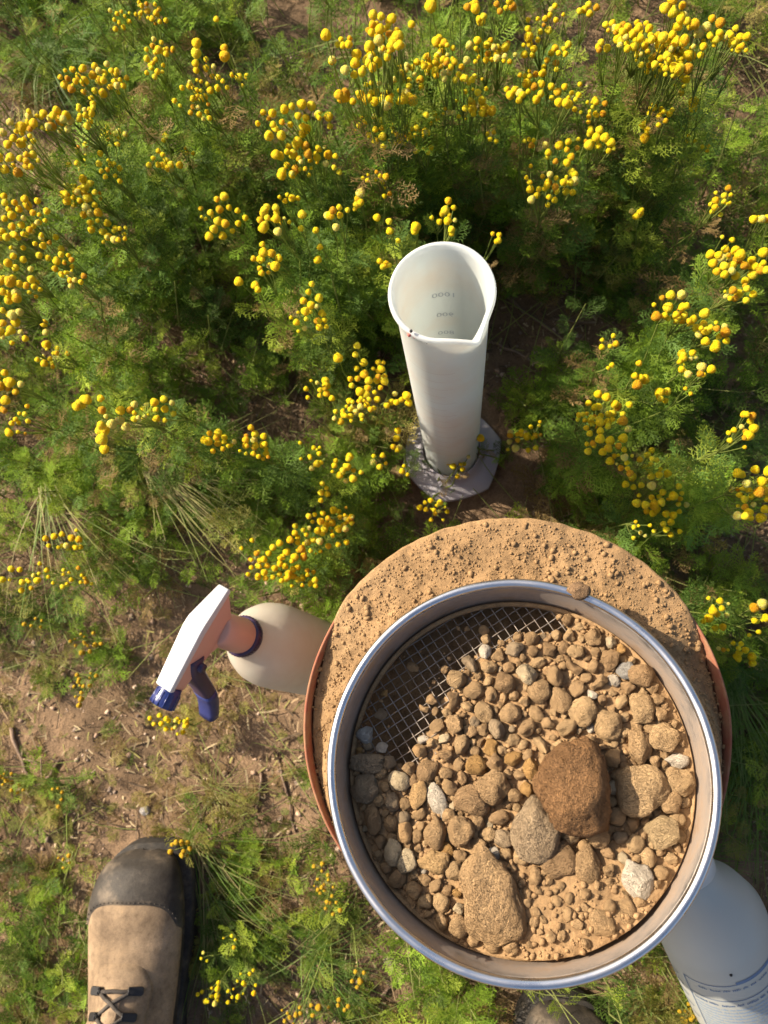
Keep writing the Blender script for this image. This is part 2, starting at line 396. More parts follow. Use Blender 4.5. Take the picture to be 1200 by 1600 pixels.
# contents of the sieve -----------------------------------------------------
bare_poly = [(835, 930), (885, 985), (800, 995), (745, 1020), (700, 1070), (690, 1120), (660, 1150), (655, 1200), (600, 1190), (575, 1150), (545, 1145), (520, 1120), (560, 1000), (680, 930)]
def in_poly(x, y, P):
    c = False; n = len(P)
    for i in range(n):
        x1, y1 = P[i]; x2, y2 = P[i - 1]
        if (y1 > y) != (y2 > y) and x < (x2 - x1) * (y - y1) / (y2 - y1) + x1: c = not c
    return c
bare = [tuple(S(*p)[:2]) for p in bare_poly]
def poly_dist(x, y, P):
    dm = 9
    for i in range(len(P)):
        x1, y1 = P[i]; x2, y2 = P[i - 1]; dx, dy = x2 - x1, y2 - y1; q = max(0, min(1, ((x - x1) * dx + (y - y1) * dy) / (dx * dx + dy * dy)))
        dm = min(dm, math.hypot(x - x1 - q * dx, y - y1 - q * dy))
    return -dm if in_poly(x, y, P) else dm
heap = S(915, 1440)
def fines_h(x, y):                       # depth of the fine soil over the cloth
    e = poly_dist(x, y, bare) + .006 * noise.noise(Vector((x * 70, y * 70, 3)))
    hp = math.exp(-((x - heap.x) ** 2 / .0045 + (y - heap.y) ** 2 / .0016))
    up = math.exp(-((x - S(960, 1120).x) ** 2 + (y - S(960, 1120).y) ** 2) / .0045)
    h = .0016 + .015 * hp + .004 * up + .0022 * fbm(x * 40, y * 40, 5, 4) + .0009 * fbm(x * 160, y * 160, 6, 3)
    k = min(1, max(0, (e + .002) / .014)); return h * k - .0035 * (1 - k) if k < 1 else h
n = 190; gx = np.linspace(-RW, RW, n); hm = np.array([[fines_h(x, y) for x in gx] for y in gx])
fv = []; ff = []; ids = -np.ones((n, n), int)
for i in range(n):
    for j in range(n):
        x, y = gx[j], gx[i]; r = math.hypot(x, y)
        if r < RW + .002 and hm[i, j] > -.0032:
            if r > RW - .001: x, y = x * (RW - .001) / r, y * (RW - .001) / r
            ids[i, j] = len(fv); fv.append(S2W((x, y, hm[i, j])))
for i in range(n - 1):
    for j in range(n - 1):
        q = (ids[i, j], ids[i, j + 1], ids[i + 1, j + 1], ids[i + 1, j])
        if min(q) >= 0: ff.append(q)
fines = tag(link('fine_soil', mesh_py('fine_soil', fv, ff), M['finesoil']), 'loose fine tan soil between the stones inside the sieve', 'soil', kind='stuff')
TAN, BRN, GRY, CRM, LT, ORG, WHT = (.44, .28, .140), (.385, .24, .120), (.385, .275, .165), (.60, .46, .28), (.51, .335, .170), (.48, .275, .10), (.64, .54, .41)
placed = []                              # x, y, r in sieve space
# name-giving stones: px, py, width px, height px, colour, roll, label, shape
big = [
 (900, 1232, 122, 146, (.255, .135, .058), 0, 'largest stone, a rough dark rusty brown lump in the sieve', 'stone', [(0, .92), (45, 1.0), (90, .98), (135, .95), (180, .98), (225, .93), (270, .93), (315, 1.06)], .95),
 (768, 1398, 104, 142, TAN, 0, 'large flat tan stone shaped like a wedge, near the lower wall of the sieve', 'stone', [(0, .80), (50, .66), (75, .78), (100, 1.08), (125, 1.0), (180, .90), (230, 1.0), (275, .98), (300, 1.05), (325, 1.22), (345, .98)], .42),
 (838, 1292, 78, 104, GRY, 0, 'smooth greyish pear shaped stone leaning on the rusty brown lump', 'stone', [(0, 1.0), (45, .74), (80, .92), (110, .95), (140, .82), (200, 1.0), (270, 1.05), (320, 1.08)], .7),
 (1003, 1236, 80, 80, LT, 0, 'large pale tan stone beside the rusty brown lump', 'stone', [(0, 1.0), (50, 1.08), (90, .92), (140, 1.0), (180, .94), (240, 1.05), (280, .9), (320, .8)], .55),
 (873, 1343, 62, 52, BRN, 35, 'flat brown stone half sunk in fine soil below the grey pear stone', 'stone', None, .5),
 (917, 1352, 42, 64, TAN, 0, 'tan almond shaped stone standing in fine soil', 'stone', [(0, .95), (60, .85), (90, 1.1), (120, .85), (180, .95), (270, 1.0)], .6),
 (996, 1373, 48, 64, WHT, 25, 'cream white jagged stone near the sieve wall', 'stone', None, .55),
 (1037, 1302, 58, 48, (.50, .35, .185), 15, 'bright sandy oval stone touching the sunlit sieve wall', 'stone', None, .65),
 (770, 1228, 52, 52, TAN, 0, 'rounded tan stone with a dimple at the middle of the sieve', 'stone', None, .7),
 (738, 1249, 62, 46, BRN, 0, 'broad brown stone beside the dimpled tan stone', 'stone', None, .7),
 (719, 1300, 44, 44, TAN, 0, 'round dusty tan stone above the wedge stone', 'stone', None, .8),
 (678, 1347, 50, 37, (.55, .35, .16), 0, 'smooth ochre oval stone beside the wedge stone', 'stone', None, .7),
 (566, 1192, 50, 32, GRY, 0, 'blocky grey brown stone in the shade against the sieve wall', 'stone', [(0, 1.0), (30, 1.16), (90, .9), (150, 1.16), (180, 1), (210, 1.16), (270, .9), (330, 1.16)], .7),
 (567, 1231, 44, 42, GRY, 0, 'squarish grey stone in the shade under the blocky one', 'stone', None, .6),
 (568, 1278, 30, 48, BRN, 8, 'long brown pebble in the shade of the sieve wall', 'stone', None, .7),
 (620, 1221, 38, 33, CRM, 0, 'jagged cream stone at the edge of the bare wire cloth', 'stone', None, .7),
 (653, 1241, 26, 46, (.50, .31, .14), -12, 'upright smooth brown pebble beside the narrow cream chip', 'stone', None, .8),
 (682, 1253, 28, 54, WHT, 22, 'narrow pitted cream white chip among brown pebbles', 'stone', None, .6),
 (612, 1216 + 116, 30, 40, CRM, 10, 'bright yellowish cream lump just out of the shade', 'stone', None, .8),
 (634, 1345, 34, 40, CRM, -20, 'second yellowish cream lump, beside the ochre oval stone', 'stone', None, .8),
 (680, 1302, 36, 50, TAN, 0, 'tan stone with a pointed top next to the round dusty one', 'stone', [(0, 1.0), (60, .8), (90, 1.1), (120, .8), (180, 1), (270, 1)], .7),
 (630, 1302, 28, 36, (.52, .32, .15), 0, 'smooth orange brown pebble beside the lilac grey one', 'stone', None, .8),
 (1003, 1106, 42, 48, LT, 0, 'egg shaped sandy stone in the sunlit far part of the sieve', 'stone', None, .7),
 (950, 1134, 42, 48, LT, 0, 'blocky sandy stone just beyond the rusty brown lump', 'stone', [(0, 1.0), (40, 1.1), (90, .95), (140, 1.1), (180, 1), (225, 1.1), (270, .95), (320, 1.1)], .7),
 (912, 1112, 46, 44, LT, 20, 'lumpy sandy stone between the blocky one and the brown pebbles', 'stone', None, .7),
 (998, 1166, 42, 54, TAN, 0, 'tall rounded tan stone beyond the large pale tan stone', 'stone', None, .75),
 (1038, 1152, 46, 42, LT, 0, 'broken sandy stone beside the white chip at the wall', 'stone', None, .7),
 (1058, 1188, 36, 24, WHT, 0, 'white pitted chip against the sunlit sieve wall', 'stone', None, .7),
 (1064, 1222, 46, 44, LT, -30, 'angular sandy stone at the sunlit wall above the round one', 'stone', None, .6),
 (1049, 1254, 36, 38, TAN, 0, 'round tan stone between the angular sandy stone and the bright oval', 'stone', None, .75),
 (1012, 1054, 40, 38, BRN, 0, 'dusky brown stone at the far sunlit wall of the sieve', 'stone', None, .75),
 (980, 1048, 32, 28, (.34, .31, .27), 0, 'small slate grey stone beside the dusky brown one', 'stone', None, .7),
 (843, 1079, 36, 38, TAN, 0, 'square tan stone on the far side of the sunlit gravel', 'stone', None, .75),
 (876, 1092, 32, 46, TAN, 0, 'long tan stone next to the square one', 'stone', None, .75),
 (766, 1168, 26, 28, ORG, 0, 'bright orange pebble in the middle of the gravel', 'stone', None, .8),
 (830, 1200, 26, 34, ORG, 0, 'orange brown pebble pressed against the rusty lump', 'stone', None, .8),
 (938, 1440, 44, 40, TAN, 0, 'crumbly tan clod in the fine soil near the lower wall', 'clod', None, .6),
 (975, 1425, 32, 44, TAN, 0, 'tan clod beside the crumbly one in fine soil', 'clod', None, .5),
 (992, 1318, 28, 28, LT, 0, 'small sandy stone above the cream white jagged one', 'stone', None, .7),
 (1012, 1338, 26, 34, LT, 0, 'thin sandy stone touching the cream white jagged one', 'stone', None, .7),
 (770, 1335, 26, 20, WHT, 25, 'small white pebble at the tip of the wedge stone', 'stone', None, .7),
 (565, 1147, 26, 30, (.55, .5, .42), 0, 'pale pebble in the shade at the end of the bare cloth', 'stone', None, .8),
 (595, 1168, 19, 18, WHT, 0, 'small white pebble on the shaded wire cloth', 'stone', None, .8),
 (660, 1155, 20, 13, WHT, 0, 'thin white chip at the border of the sunlight on the wire', 'stone', None, .7),
 (655, 1172, 24, 22, (.52, .32, .15), 0, 'round ochre pebble standing on the wire cloth in sunlight', 'stone', None, .85),
]
def put_stone(me, x, y, hx, hy, hz, roll, col, z, name='stone', tilt=.2):
    o = link(name, me, M['stone'])
    rm = Matrix.Rotation(roll, 3, 'Z') @ Matrix.Rotation(random.uniform(-tilt, tilt), 3, 'X') @ Matrix.Rotation(random.uniform(-tilt, tilt), 3, 'Y')
    o.matrix_world = Matrix.Translation(S2W((x, y, z))) @ (SM @ rm).to_4x4() @ Matrix.Diagonal((hx, hy, hz, 1))
    o.color = (*col, 1); return o
for i, (px, py, w, h, c, roll, lab, nm, shp, flat) in enumerate(big):
    hgt = min(w, h) * flat / 2000
    p = S(px, py, .004 + hgt * .45); k = (CAM - S2W(p)).dot(ROT @ Vector((0, 0, 1))) / FPX     # metres per pixel there
    hx, hy, hz = w / 2 * k, h / 2 * k, min(w, h) / 2 * k * flat
    me = stone_mesh(100 + i, 4 if w > 40 else 3, .16 if shp else .24, 5 if shp else 7, .80 if shp else .74, shp, .05 if w > 60 else .07)
    if i == 0: me = stone_mesh(131, 4, .20, 6, .84, shp, .075)
    fh = max(0, fines_h(p.x, p.y))
    rr = math.hypot(p.x, p.y) + max(hx, hy) * .9
    if rr > RW - .002: p.x *= (RW - .002 - max(hx, hy) * .9) / math.hypot(p.x, p.y); p.y *= (RW - .002 - max(hx, hy) * .9) / math.hypot(p.x, p.y) if False else 1
    o = put_stone(me, p.x, p.y, hx * 1.03, hy * 1.03, hz, R(roll), tuple(kj * v for kj in (random.uniform(.93, 1.07),) for v in c), fh * .7 + hz * .8, nm, .08)
    tag(o, lab, nm)
    for q in ((p.x, p.y),): placed.append((q[0], q[1], .5 * (hx + hy) * .93))
VAR = [stone_mesh(s, 3, .3, 5, .80, None, .08) for s in range(12)] + [stone_mesh(40 + s, 3, .34, 9, .62, None, .10) for s in range(14)]
def try_place(r, x, y, gap=.86):
    if math.hypot(x, y) + r > RW - .001: return False
    return all((x - a) ** 2 + (y - b_) ** 2 > ((r + c) * gap) ** 2 for a, b_, c in placed)
npeb = 0
for r0, tries, gap in ((.0084, 500, .9), (.0070, 1500, .88), (.0057, 3000, .83), (.0046, 4500, .80), (.0036, 5000, .78)):
    for _ in range(tries):
        if npeb >= 300: break
        a = random.uniform(0, 6.283); q = RW * math.sqrt(random.random()); x, y = q * math.cos(a), q * math.sin(a); r = r0 * random.uniform(.85, 1.12)
        e = poly_dist(x, y, bare)
        if e < .001 and (random.random() > .012 or r > .0066): continue
        hp = math.exp(-((x - heap.x) ** 2 / .0035 + (y - heap.y) ** 2 / .0011))
        if hp > .35 and (random.random() > .12 or r > .005): continue
        if not try_place(r, x, y, gap): continue
        placed.append((x, y, r)); npeb += 1
        u = random.random()
        c = TAN if u < .46 else BRN if u < .64 else LT if u < .86 else GRY if u < .92 else CRM if u < .96 else ORG if u < .985 else WHT
        if hp > .2: c = TAN
        c0 = c
        j = random.uniform(.86, 1.14); c = tuple(min(.85, v * j) for v in c)
        asp = random.uniform(.78, 1.0); hz = r * random.uniform(.62, .85)
        sunny = S(930, 1080); ang = math.hypot(x - sunny.x, y - sunny.y) < .06
        me = random.choice(VAR[12:] if random.random() < (.7 if ang else .45) else VAR[:12])
        z = max(0.0006, fines_h(x, y)) + hz * (.25 if hp > .3 else .62)
        o = put_stone(me, x, y, r, r * asp, hz, random.uniform(0, 6.28), c, z, 'pebble', .35)
        wpx, wpy = (lambda q: (600 + FPX * q.x / -q.z, 800 - FPX * q.y / -q.z))(ROT.transposed() @ (o.matrix_world.translation - CAM))
        cn = {TAN: 'tan', BRN: 'brown', LT: 'sandy', GRY: 'greyish', CRM: 'cream', ORG: 'orange', WHT: 'whitish'}[c0]
        zn = ('lying on the bare wire cloth' if e < .001 else 'sunk in the fine soil' if hp > .2 else 'in the shade of the sieve wall' if wpx < 640 or wpy < 1005 else
              'between the wedge stone and the wall' if wpx < 735 and wpy > 1290 else 'close round the rusty lump' if math.hypot(wpx - 900, wpy - 1232) < 105 else
              'in the sunlit gravel by the far wall' if wpx > 900 and wpy < 1200 else 'along the sunlit side wall' if wpx > 940 else
              'in the sunlit gravel bordering the bare cloth' if wpy < 1170 else 'among the rounded stones in mid sieve')
        tag(o, ('chunky ' if r > .0066 else 'small ' if r > .0046 else 'tiny ') + cn + (' chip ' if me in VAR[12:] else ' pebble ') + zn, 'pebble', 'loose pebbles in the sieve')
pts = []; sz = []
while len(pts) < 2600:
    a = rng.uniform(0, 6.283); q = (RW - .002) * math.sqrt(rng.random()); x, y = q * math.cos(a), q * math.sin(a)
    if poly_dist(x, y, bare) < .003 and rng.random() > .03: continue
    s = min(.0030, .0008 * (rng.pareto(1.8) + 1)); pts.append(tuple(S2W((x, y, max(.0004, fines_h(x, y)) + s * .4)))); sz.append(s)
scatter_crumbs('soil_crumbs', pts, sz, M['finesoil'], 1, fines)
p = W(905, 917, .43); me = stone_mesh(77, 3, .25, 4, .8, None, .09)
o = link('clod', me, M['stone']); o.color = (.34, .21, .115, 1)
q = p - SC0; q = Vector((q.dot(sx_), q.dot(sy_), 0)); q = q.normalized() * (SR + .0015); q.z = SH + .0052
o.location = S2W(q); o.scale = (.0088, .0070, .0058)
tag(o, 'small brown soil clod perched on the far rim of the sieve', 'clod')

# ------------------------------------------------------------------ graduated cylinder
base = W(706, 712, 0); topc = W(690, 452, .455)
gz = gh(base.x, base.y) + .004
axis = (topc - Vector((base.x, base.y, gz))).normalized(); CH = .452
cyl = empty('measuring_cylinder'); ax_x = (Vector((1, 0, 0)) - axis * axis.x).normalized(); ax_y = axis.cross(ax_x)
cyl.matrix_world = Matrix.Translation((base.x, base.y, gz)) @ Matrix((ax_x, ax_y, axis)).transposed().to_4x4()
tag(cyl, 'tall milky plastic measuring cylinder with a pouring spout standing among yellow flowers', 'measuring cylinder')
RO, RT = .0328, .0338; TH = .0020; SPT = math.atan2(-78, 52); SPR = 1.235
def cyl_r(rad, th, z):
    k = max(0, min(1, (z - (CH - .034)) / .034)); k = k * k * (3 - 2 * k)
    dlt = (th - SPT + math.pi) % (2 * math.pi) - math.pi; al = math.acos(1 / SPR)
    mul = 1 / math.cos(al - abs(dlt)) if abs(dlt) < al else 1
    return rad * (1 + (mul - 1) * k)
prof = []
for z in np.linspace(.012, CH - .04, 12): prof.append((RO - .0012 * (1 - z / CH), z))
for z, dr in ((CH - .033, 0), (CH - .025, .0002), (CH - .016, .0008), (CH - .009, .0016), (CH - .006, .0030), (CH - .003, .0036), (CH - .0005, .0030), (CH, .0018), (CH - .0008, .0004), (CH - .005, -.0006), (CH - .015, -.0015), (CH - .028, -.0018)): prof.append((RO + dr, z))
for z in np.linspace(CH - .04, .016, 12): prof.append((RO - TH - .0012 * (1 - z / CH), z))
n = 112; v = []; f = []
for (r, z) in prof:
    for k in range(n):
        th = 2 * math.pi * k / n; q = cyl_r(r, th, z)
        v.append((q * math.cos(th), q * math.sin(th), z - (.004 * max(0, (q / r - 1) / .235) if z > CH - .03 else 0)))
for i in range(len(prof) - 1):
    for k in range(n): f.append((i * n + k, i * n + (k + 1) % n, (i + 1) * n + (k + 1) % n, (i + 1) * n + k))
f.append(tuple((len(prof) - 1) * n + k for k in range(n)))
link('tube', mesh_py('tube', v, f), M['pp'], cyl)
b = MB()                                  # hexagonal clear foot
def hexring(r, z, n=6, rot=.26, rnd=.45):
    out = []
    for k in range(48):
        a = 2 * math.pi * k / 48; s = (a - rot) % (math.pi / 3) - math.pi / 6
        q = r * ((1 - rnd) / math.cos(s) * .93 + rnd); out.append((q * math.cos(a), q * math.sin(a), z))
    return out
rings = [hexring(.056, -.004), hexring(.060, 0), hexring(.0605, .008), hexring(.059, .011), hexring(.044, .014, rnd=.5), hexring(.038, .022, rnd=1), hexring(.0355, .034, rnd=1), hexring(.0345, .035, rnd=1), hexring(.0335, .0125, rnd=1)]
vv = [p for r_ in rings for p in r_]; fl = [tuple(range(47, -1, -1))]
for i in range(len(rings) - 1):
    for k in range(48): fl.append((i * 48 + k, i * 48 + (k + 1) % 48, (i + 1) * 48 + (k + 1) % 48, (i + 1) * 48 + k))
fl.append(tuple((len(rings) - 1) * 48 + k for k in range(48)))
b.add(vv, fl); b.build('foot', M['clear'], cyl)
def text_mesh(txt, size):
    cu = bpy.data.curves.new('print', 'FONT'); cu.body = txt; cu.size = size; cu.align_x = 'CENTER'; cu.resolution_u = 2
    o = bpy.data.objects.new('print', cu); COL.objects.link(o)
    me = bpy.data.meshes.new_from_object(o.evaluated_get(bpy.context.evaluated_depsgraph_get())); bpy.data.objects.remove(o); bpy.data.curves.remove(cu); return me
for k, tx in enumerate(('1000', '900', '800', '700')):
    me = text_mesh(tx, .0105); z0 = CH - .072 - .036 * k
    for p in me.vertices:
        th = math.pi / 2 + p.co.x / RO; z = z0 + p.co.y; r = RO - TH - .0006; p.co = (r * math.cos(th), r * math.sin(th), z)
    link('printed_number', me, M['inkfaint'], cyl, False)
def arcstrip(b, r, th0, th1, z, h, n=10):
    v = []; f = []
    for i in range(n + 1):
        th = th0 + (th1 - th0) * i / n; v += [(r * math.cos(th), r * math.sin(th), z), (r * math.cos(th), r * math.sin(th), z + h)]
    for i in range(n): f.append((2 * i, 2 * i + 2, 2 * i + 3, 2 * i + 1))
    b.add(v, f)
for k in range(18):
    b = MB(); z = CH - .072 - .018 * k
    arcstrip(b, RO - .0012 * (1 - z / CH) + .0003, -math.pi / 2 - (.95 if k % 2 == 0 else .6), -math.pi / 2 + (.25 if k % 2 == 0 else .0), z, .0006)
    b.build('graduation', plastic('grey_mark', (.62, .57, .52), .6) if k == 0 else bpy.data.materials['grey_mark'], cyl)
b = MB(); th = math.atan2(-60, -46)
for dx, dz, s in ((0, 0, .0045), (.0035, -.001, .003), (-.001, -.0045, .0032)):
    v, f_ = ICO[1]; rr_ = RO + .0022; c0 = Vector((rr_ * math.cos(th + dx * 30), rr_ * math.sin(th + dx * 30), CH - .003 + dz))
    b.add([c0 + Vector(p) * s * .55 for p in v], [tuple(q) for q in f_])
b.build('red_stain', M['red'], cyl)
b = MB(); v, f_ = ICO[1]
for dx, dz, s in ((.04, .0035, .0018), (.42, -.001, .001), (.36, -.006, .0008), (-.25, -.001, .0008)):
    c0 = Vector(((RO + .0025) * math.cos(th + dx), (RO + .0025) * math.sin(th + dx), CH - .001 + dz)); b.add([c0 + Vector(p) * s * .7 for p in v], [tuple(q) for q in f_])
b.build('dark_specks', M['dark'], cyl)

# ------------------------------------------------------------------ spray bottle
sb_top = W(345, 984, .235); sb_low = W(447, 1014, .10)
ax = (sb_top - sb_low).normalized(); t0 = (sb_low.z - .004) / ax.z; sb_base = sb_low - ax * t0
sb_top = sb_top
fw = W(252, 1075, .26) - W(335, 905, .26); fw = (fw - ax * fw.dot(ax)).normalized(); sd_ = ax.cross(fw)
sb = empty('spray_bottle'); sb.matrix_world = Matrix.Translation(sb_base) @ Matrix((fw, sd_, ax)).transposed().to_4x4()
tag(sb, 'white spray bottle with navy trigger leaning beside the terracotta tub', 'spray bottle')
b = MB()
b.lathe([(0, .006), (.034, .004), (.041, .0), (.0445, .006), (.0455, .02), (.0455, .120), (.0448, .138), (.0425, .152), (.0375, .166), (.030, .178), (.0230, .186), (.0195, .192), (.0185, .196), (.0165, .198)], 72)
b.build('bottle_body', M['hdpe'], sb)
b = MB(); b.lathe([(.0135, .194), (.0195, .194), (.0202, .196), (.0202, .203), (.0192, .205), (.0135, .205)], 60); cb = b.build('collar', M['violet'], sb)
b = MB()
for k in range(40):
    a = 2 * math.pi * k / 40; b.tube([(.0203 * math.cos(a), .0203 * math.sin(a), .1965), (.0203 * math.cos(a), .0203 * math.sin(a), .2025)], .0006, 4)
b.build('grip_ribs', M['violet'], cb)
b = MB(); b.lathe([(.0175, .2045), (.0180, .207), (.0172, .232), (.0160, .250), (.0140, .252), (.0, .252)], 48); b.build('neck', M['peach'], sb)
HS = .90
def extrude_profile(P, wf, name, mat, z0, bevel=.0018, parent=sb):
    wf0 = wf; wf = lambda x, z: wf0(x / HS, z / HS) * HS; P = [(x * HS, z * HS) for x, z in P]
    n = len(P); v = []; f = []
    for s in (-1, 1):
        for (x, z) in P: v.append((x, s * wf(x, z), z + z0))
    f.append(tuple(range(n - 1, -1, -1))); f.append(tuple(n + k for k in range(n)))
    for k in range(n): f.append((k, (k + 1) % n, n + (k + 1) % n, n + k))
    b = MB(); b.add(v, f); return b.build(name, mat, parent, True, 0, bevel)
Z0 = .250
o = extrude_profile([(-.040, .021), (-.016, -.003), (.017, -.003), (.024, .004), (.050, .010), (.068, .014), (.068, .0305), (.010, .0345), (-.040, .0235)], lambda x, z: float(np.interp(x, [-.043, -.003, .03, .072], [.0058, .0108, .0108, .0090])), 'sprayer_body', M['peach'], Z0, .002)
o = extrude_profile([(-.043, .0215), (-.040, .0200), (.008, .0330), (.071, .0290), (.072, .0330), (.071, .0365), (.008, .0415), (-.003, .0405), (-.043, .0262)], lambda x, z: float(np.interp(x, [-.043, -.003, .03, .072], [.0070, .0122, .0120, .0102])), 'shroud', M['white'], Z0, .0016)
b = MB(); NX = .068 * HS; NZ = Z0 + .0225 * HS
P = [(NX + i * .019 / 5, 0, NZ) for i in range(6)]
b.tube(P, [.0098, .0105, .0112, .0115, .0118, .0112], 28); b.build('nozzle', M['navy'], sb)
for k in range(14):
    a = 2 * math.pi * k / 14; b = MB()
    b.tube([(NX + .0055, .0108 * math.cos(a), NZ + .0108 * math.sin(a)), (NX + .0188, .0117 * math.cos(a), NZ + .0117 * math.sin(a))], .0008, 5); b.build('nozzle_rib', M['navy'], sb.children[-1] if sb.children[-1].name.startswith('nozzle') else sb)
b = MB(); b.lathe([(.0038, 0), (.0038, .0018), (.0015, .0018), (.0015, .0004), (0, .0004)], 20); b.v = [(NX + .0188 + p[2], p[0], p[1] + NZ) for p in b.v]; b.build('nozzle_tip', M['dark'], sb)
tp = catmull([(.032, .018), (.043, .008), (.051, -.007), (.060, -.027), (.072, -.049), (.089, -.066)], 16)
v = []; f = []
for i, (x, z) in enumerate(tp):
    tt = i / 15; tn = tp[min(i + 1, 15)] - tp[max(i - 1, 0)]; tn /= np.linalg.norm(tn); nx, nz = -tn[1], tn[0]
    wd_, th_ = .0125 - .0022 * tt + .001 * math.sin(tt * 3.1), .0105 - .0040 * tt
    for k in range(16):
        a = 2 * math.pi * k / 16; ca, sa = math.cos(a), math.sin(a); ca = math.copysign(abs(ca) ** .6, ca); sa = math.copysign(abs(sa) ** .6, sa)
        v.append((x + nx * th_ * ca, wd_ * sa, z + nz * th_ * ca + Z0))
for i in range(15):
    for k in range(16): f.append((i * 16 + k, i * 16 + (k + 1) % 16, (i + 1) * 16 + (k + 1) % 16, (i + 1) * 16 + k))
f.append(tuple(range(15, -1, -1))); f.append(tuple(15 * 16 + k for k in range(16)))
v = [(p[0] * .95, p[1] * .92, Z0 + (p[2] - Z0) * .98) for p in v]
trg = link('trigger', mesh_py('trigger', v, f), M['violet'], sb)
b = MB(); b.tube([(.036, -.0145, Z0 + .010), (.036, .0145, Z0 + .010)], .0046, 18); b.build('trigger_pin', M['violet'], trg)
tip = MB()
v2 = []
for i in range(10, 16):
    x, z = tp[i]; tn = tp[min(i + 1, 15)] - tp[max(i - 1, 0)]; tn /= np.linalg.norm(tn); nx, nz = -tn[1], tn[0]
    tt = i / 15; wd_, th_ = .0125 - .0022 * tt + .001 * math.sin(tt * 3.1) + .0004, .0105 - .0040 * tt + .0004
    for k in range(16):
        a = 2 * math.pi * k / 16; ca, sa = math.cos(a), math.sin(a); ca = math.copysign(abs(ca) ** .6, ca); sa = math.copysign(abs(sa) ** .6, sa)
        v2.append((x + nx * th_ * ca + (.0005 if i == 15 else 0), wd_ * sa, z + nz * th_ * ca + Z0))
f2 = [(i * 16 + k, i * 16 + (k + 1) % 16, (i + 1) * 16 + (k + 1) % 16, (i + 1) * 16 + k) for i in range(5) for k in range(16)] + [tuple(range(15, -1, -1)), tuple(80 + k for k in range(16))]
tip.add([(p[0] * .95, p[1] * .92, Z0 + (p[2] - Z0) * .98) for p in v2], f2); tip.build('finger_grip', M['navy'], trg)

# ------------------------------------------------------------------ white bottle leaning on the tub
neck_c = W(1104, 1392, .215); low_c = W(1204, 1640, .08)
ax = (neck_c - low_c).normalized()
fwv = (CAM - low_c); fwv = (fwv - ax * fwv.dot(ax)).normalized(); sdv = ax.cross(fwv)
LB = .245; Rb = .0530
pb_base = neck_c - ax * (LB - .018)
lowest = pb_base.z - Rb * math.sqrt(1 - ax.z ** 2); pb_base.z -= lowest - .004
wb = empty('white_bottle'); wb.matrix_world = Matrix.Translation(pb_base) @ Matrix((fwv, sdv, ax)).transposed().to_4x4()
tag(wb, 'white plastic bottle with blue printed label leaning against the tub, neck under the sieve', 'bottle')
b = MB(); b.lathe([(0, .006), (.042, .004), (.050, 0), (Rb - .001, .006), (Rb, .016), (Rb, .150), (Rb - .0008, .160), (Rb - .005, .173), (.043, .187), (.0335, .199), (.0265, .210), (.0235, .219), (.0225, .228), (.0215, .231), (0, .231)], 96)
b.build('bottle_body', M['hdpe2'], wb)
b = MB(); b.lathe([(.0222, .2315), (.0240, .232), (.0240, .250), (.0225, .2525), (0, .2525)], 48); b.build('cap', M['white'], wb)
lab = empty('printed_label'); lab.parent = wb; rl = Rb + .0004
def th_at(s): return s / Rb
for (z, h) in ((.1300, .0012), (.1050, .0012), (.012, .0012)):
    b = MB(); arcstrip(b, rl, th_at(-.050), th_at(.062), z, h, 40); b.build('label_line', M['ink'], lab)
for s in (-.050, .062):
    b = MB(); arcstrip(b, rl, th_at(s), th_at(s + .0012), .0125, .1175, 2); b.build('label_line', M['ink'], lab)
b = MB(); arcstrip(b, rl, th_at(.000), th_at(.061), .1312, .0035, 20); b.build('label_band', M['ink'], lab)
random.seed(5)
for z, hh, s0, s1, wmin, wmax in ((.1215, .0028, -.036, .040, .004, .010), (.0965, .0034, -.046, .052, .004, .012)):
    s = s0
    while s < s1:
        w = random.uniform(wmin, wmax); b = MB(); q = s
        while q < s + w:
            g = random.uniform(.0007, .0014); arcstrip(b, rl, th_at(q), th_at(q + g), z + hh * random.choice((0, 0, .1, -.15)), hh * random.choice((.65, .65, .9, 1.0)), 1); q += g + .0004
        b.build('printed_word', M['ink'], lab); s += w + .003
inkpale = plastic('pale_blue_ink', (.25, .33, .43), .6)
for k in range(14):
    b = MB(); z = .0895 - .0052 * k; s = -.047
    while s < .058:
        w = random.uniform(.004, .014); q = s
        while q < min(.058, s + w):
            g = random.uniform(.0006, .0013); arcstrip(b, rl, th_at(q), th_at(q + g), z, .0026 * random.choice((.65, .65, .8, 1.0)), 1); q += g + .0003
        s += w + .0016
    b.build('printed_line', inkpale, lab)
for k in range(5):
    b = MB(); arcstrip(b, rl, th_at(-.074 + .002 * k), th_at(-.060 + .001 * k), .118 - .018 * k, .0022, 6); b.build('printed_word', M['ink'], lab)
b = MB(); b.add([Vector((Rb + .0002, -.001, .1475)) + Vector(p) * .0017 * Vector((.3, 1, 1)).length / 1.45 for p in ICO[1][0]], [tuple(q) for q in ICO[1][1]]); b.build('dark_speck', M['dark'], wb)

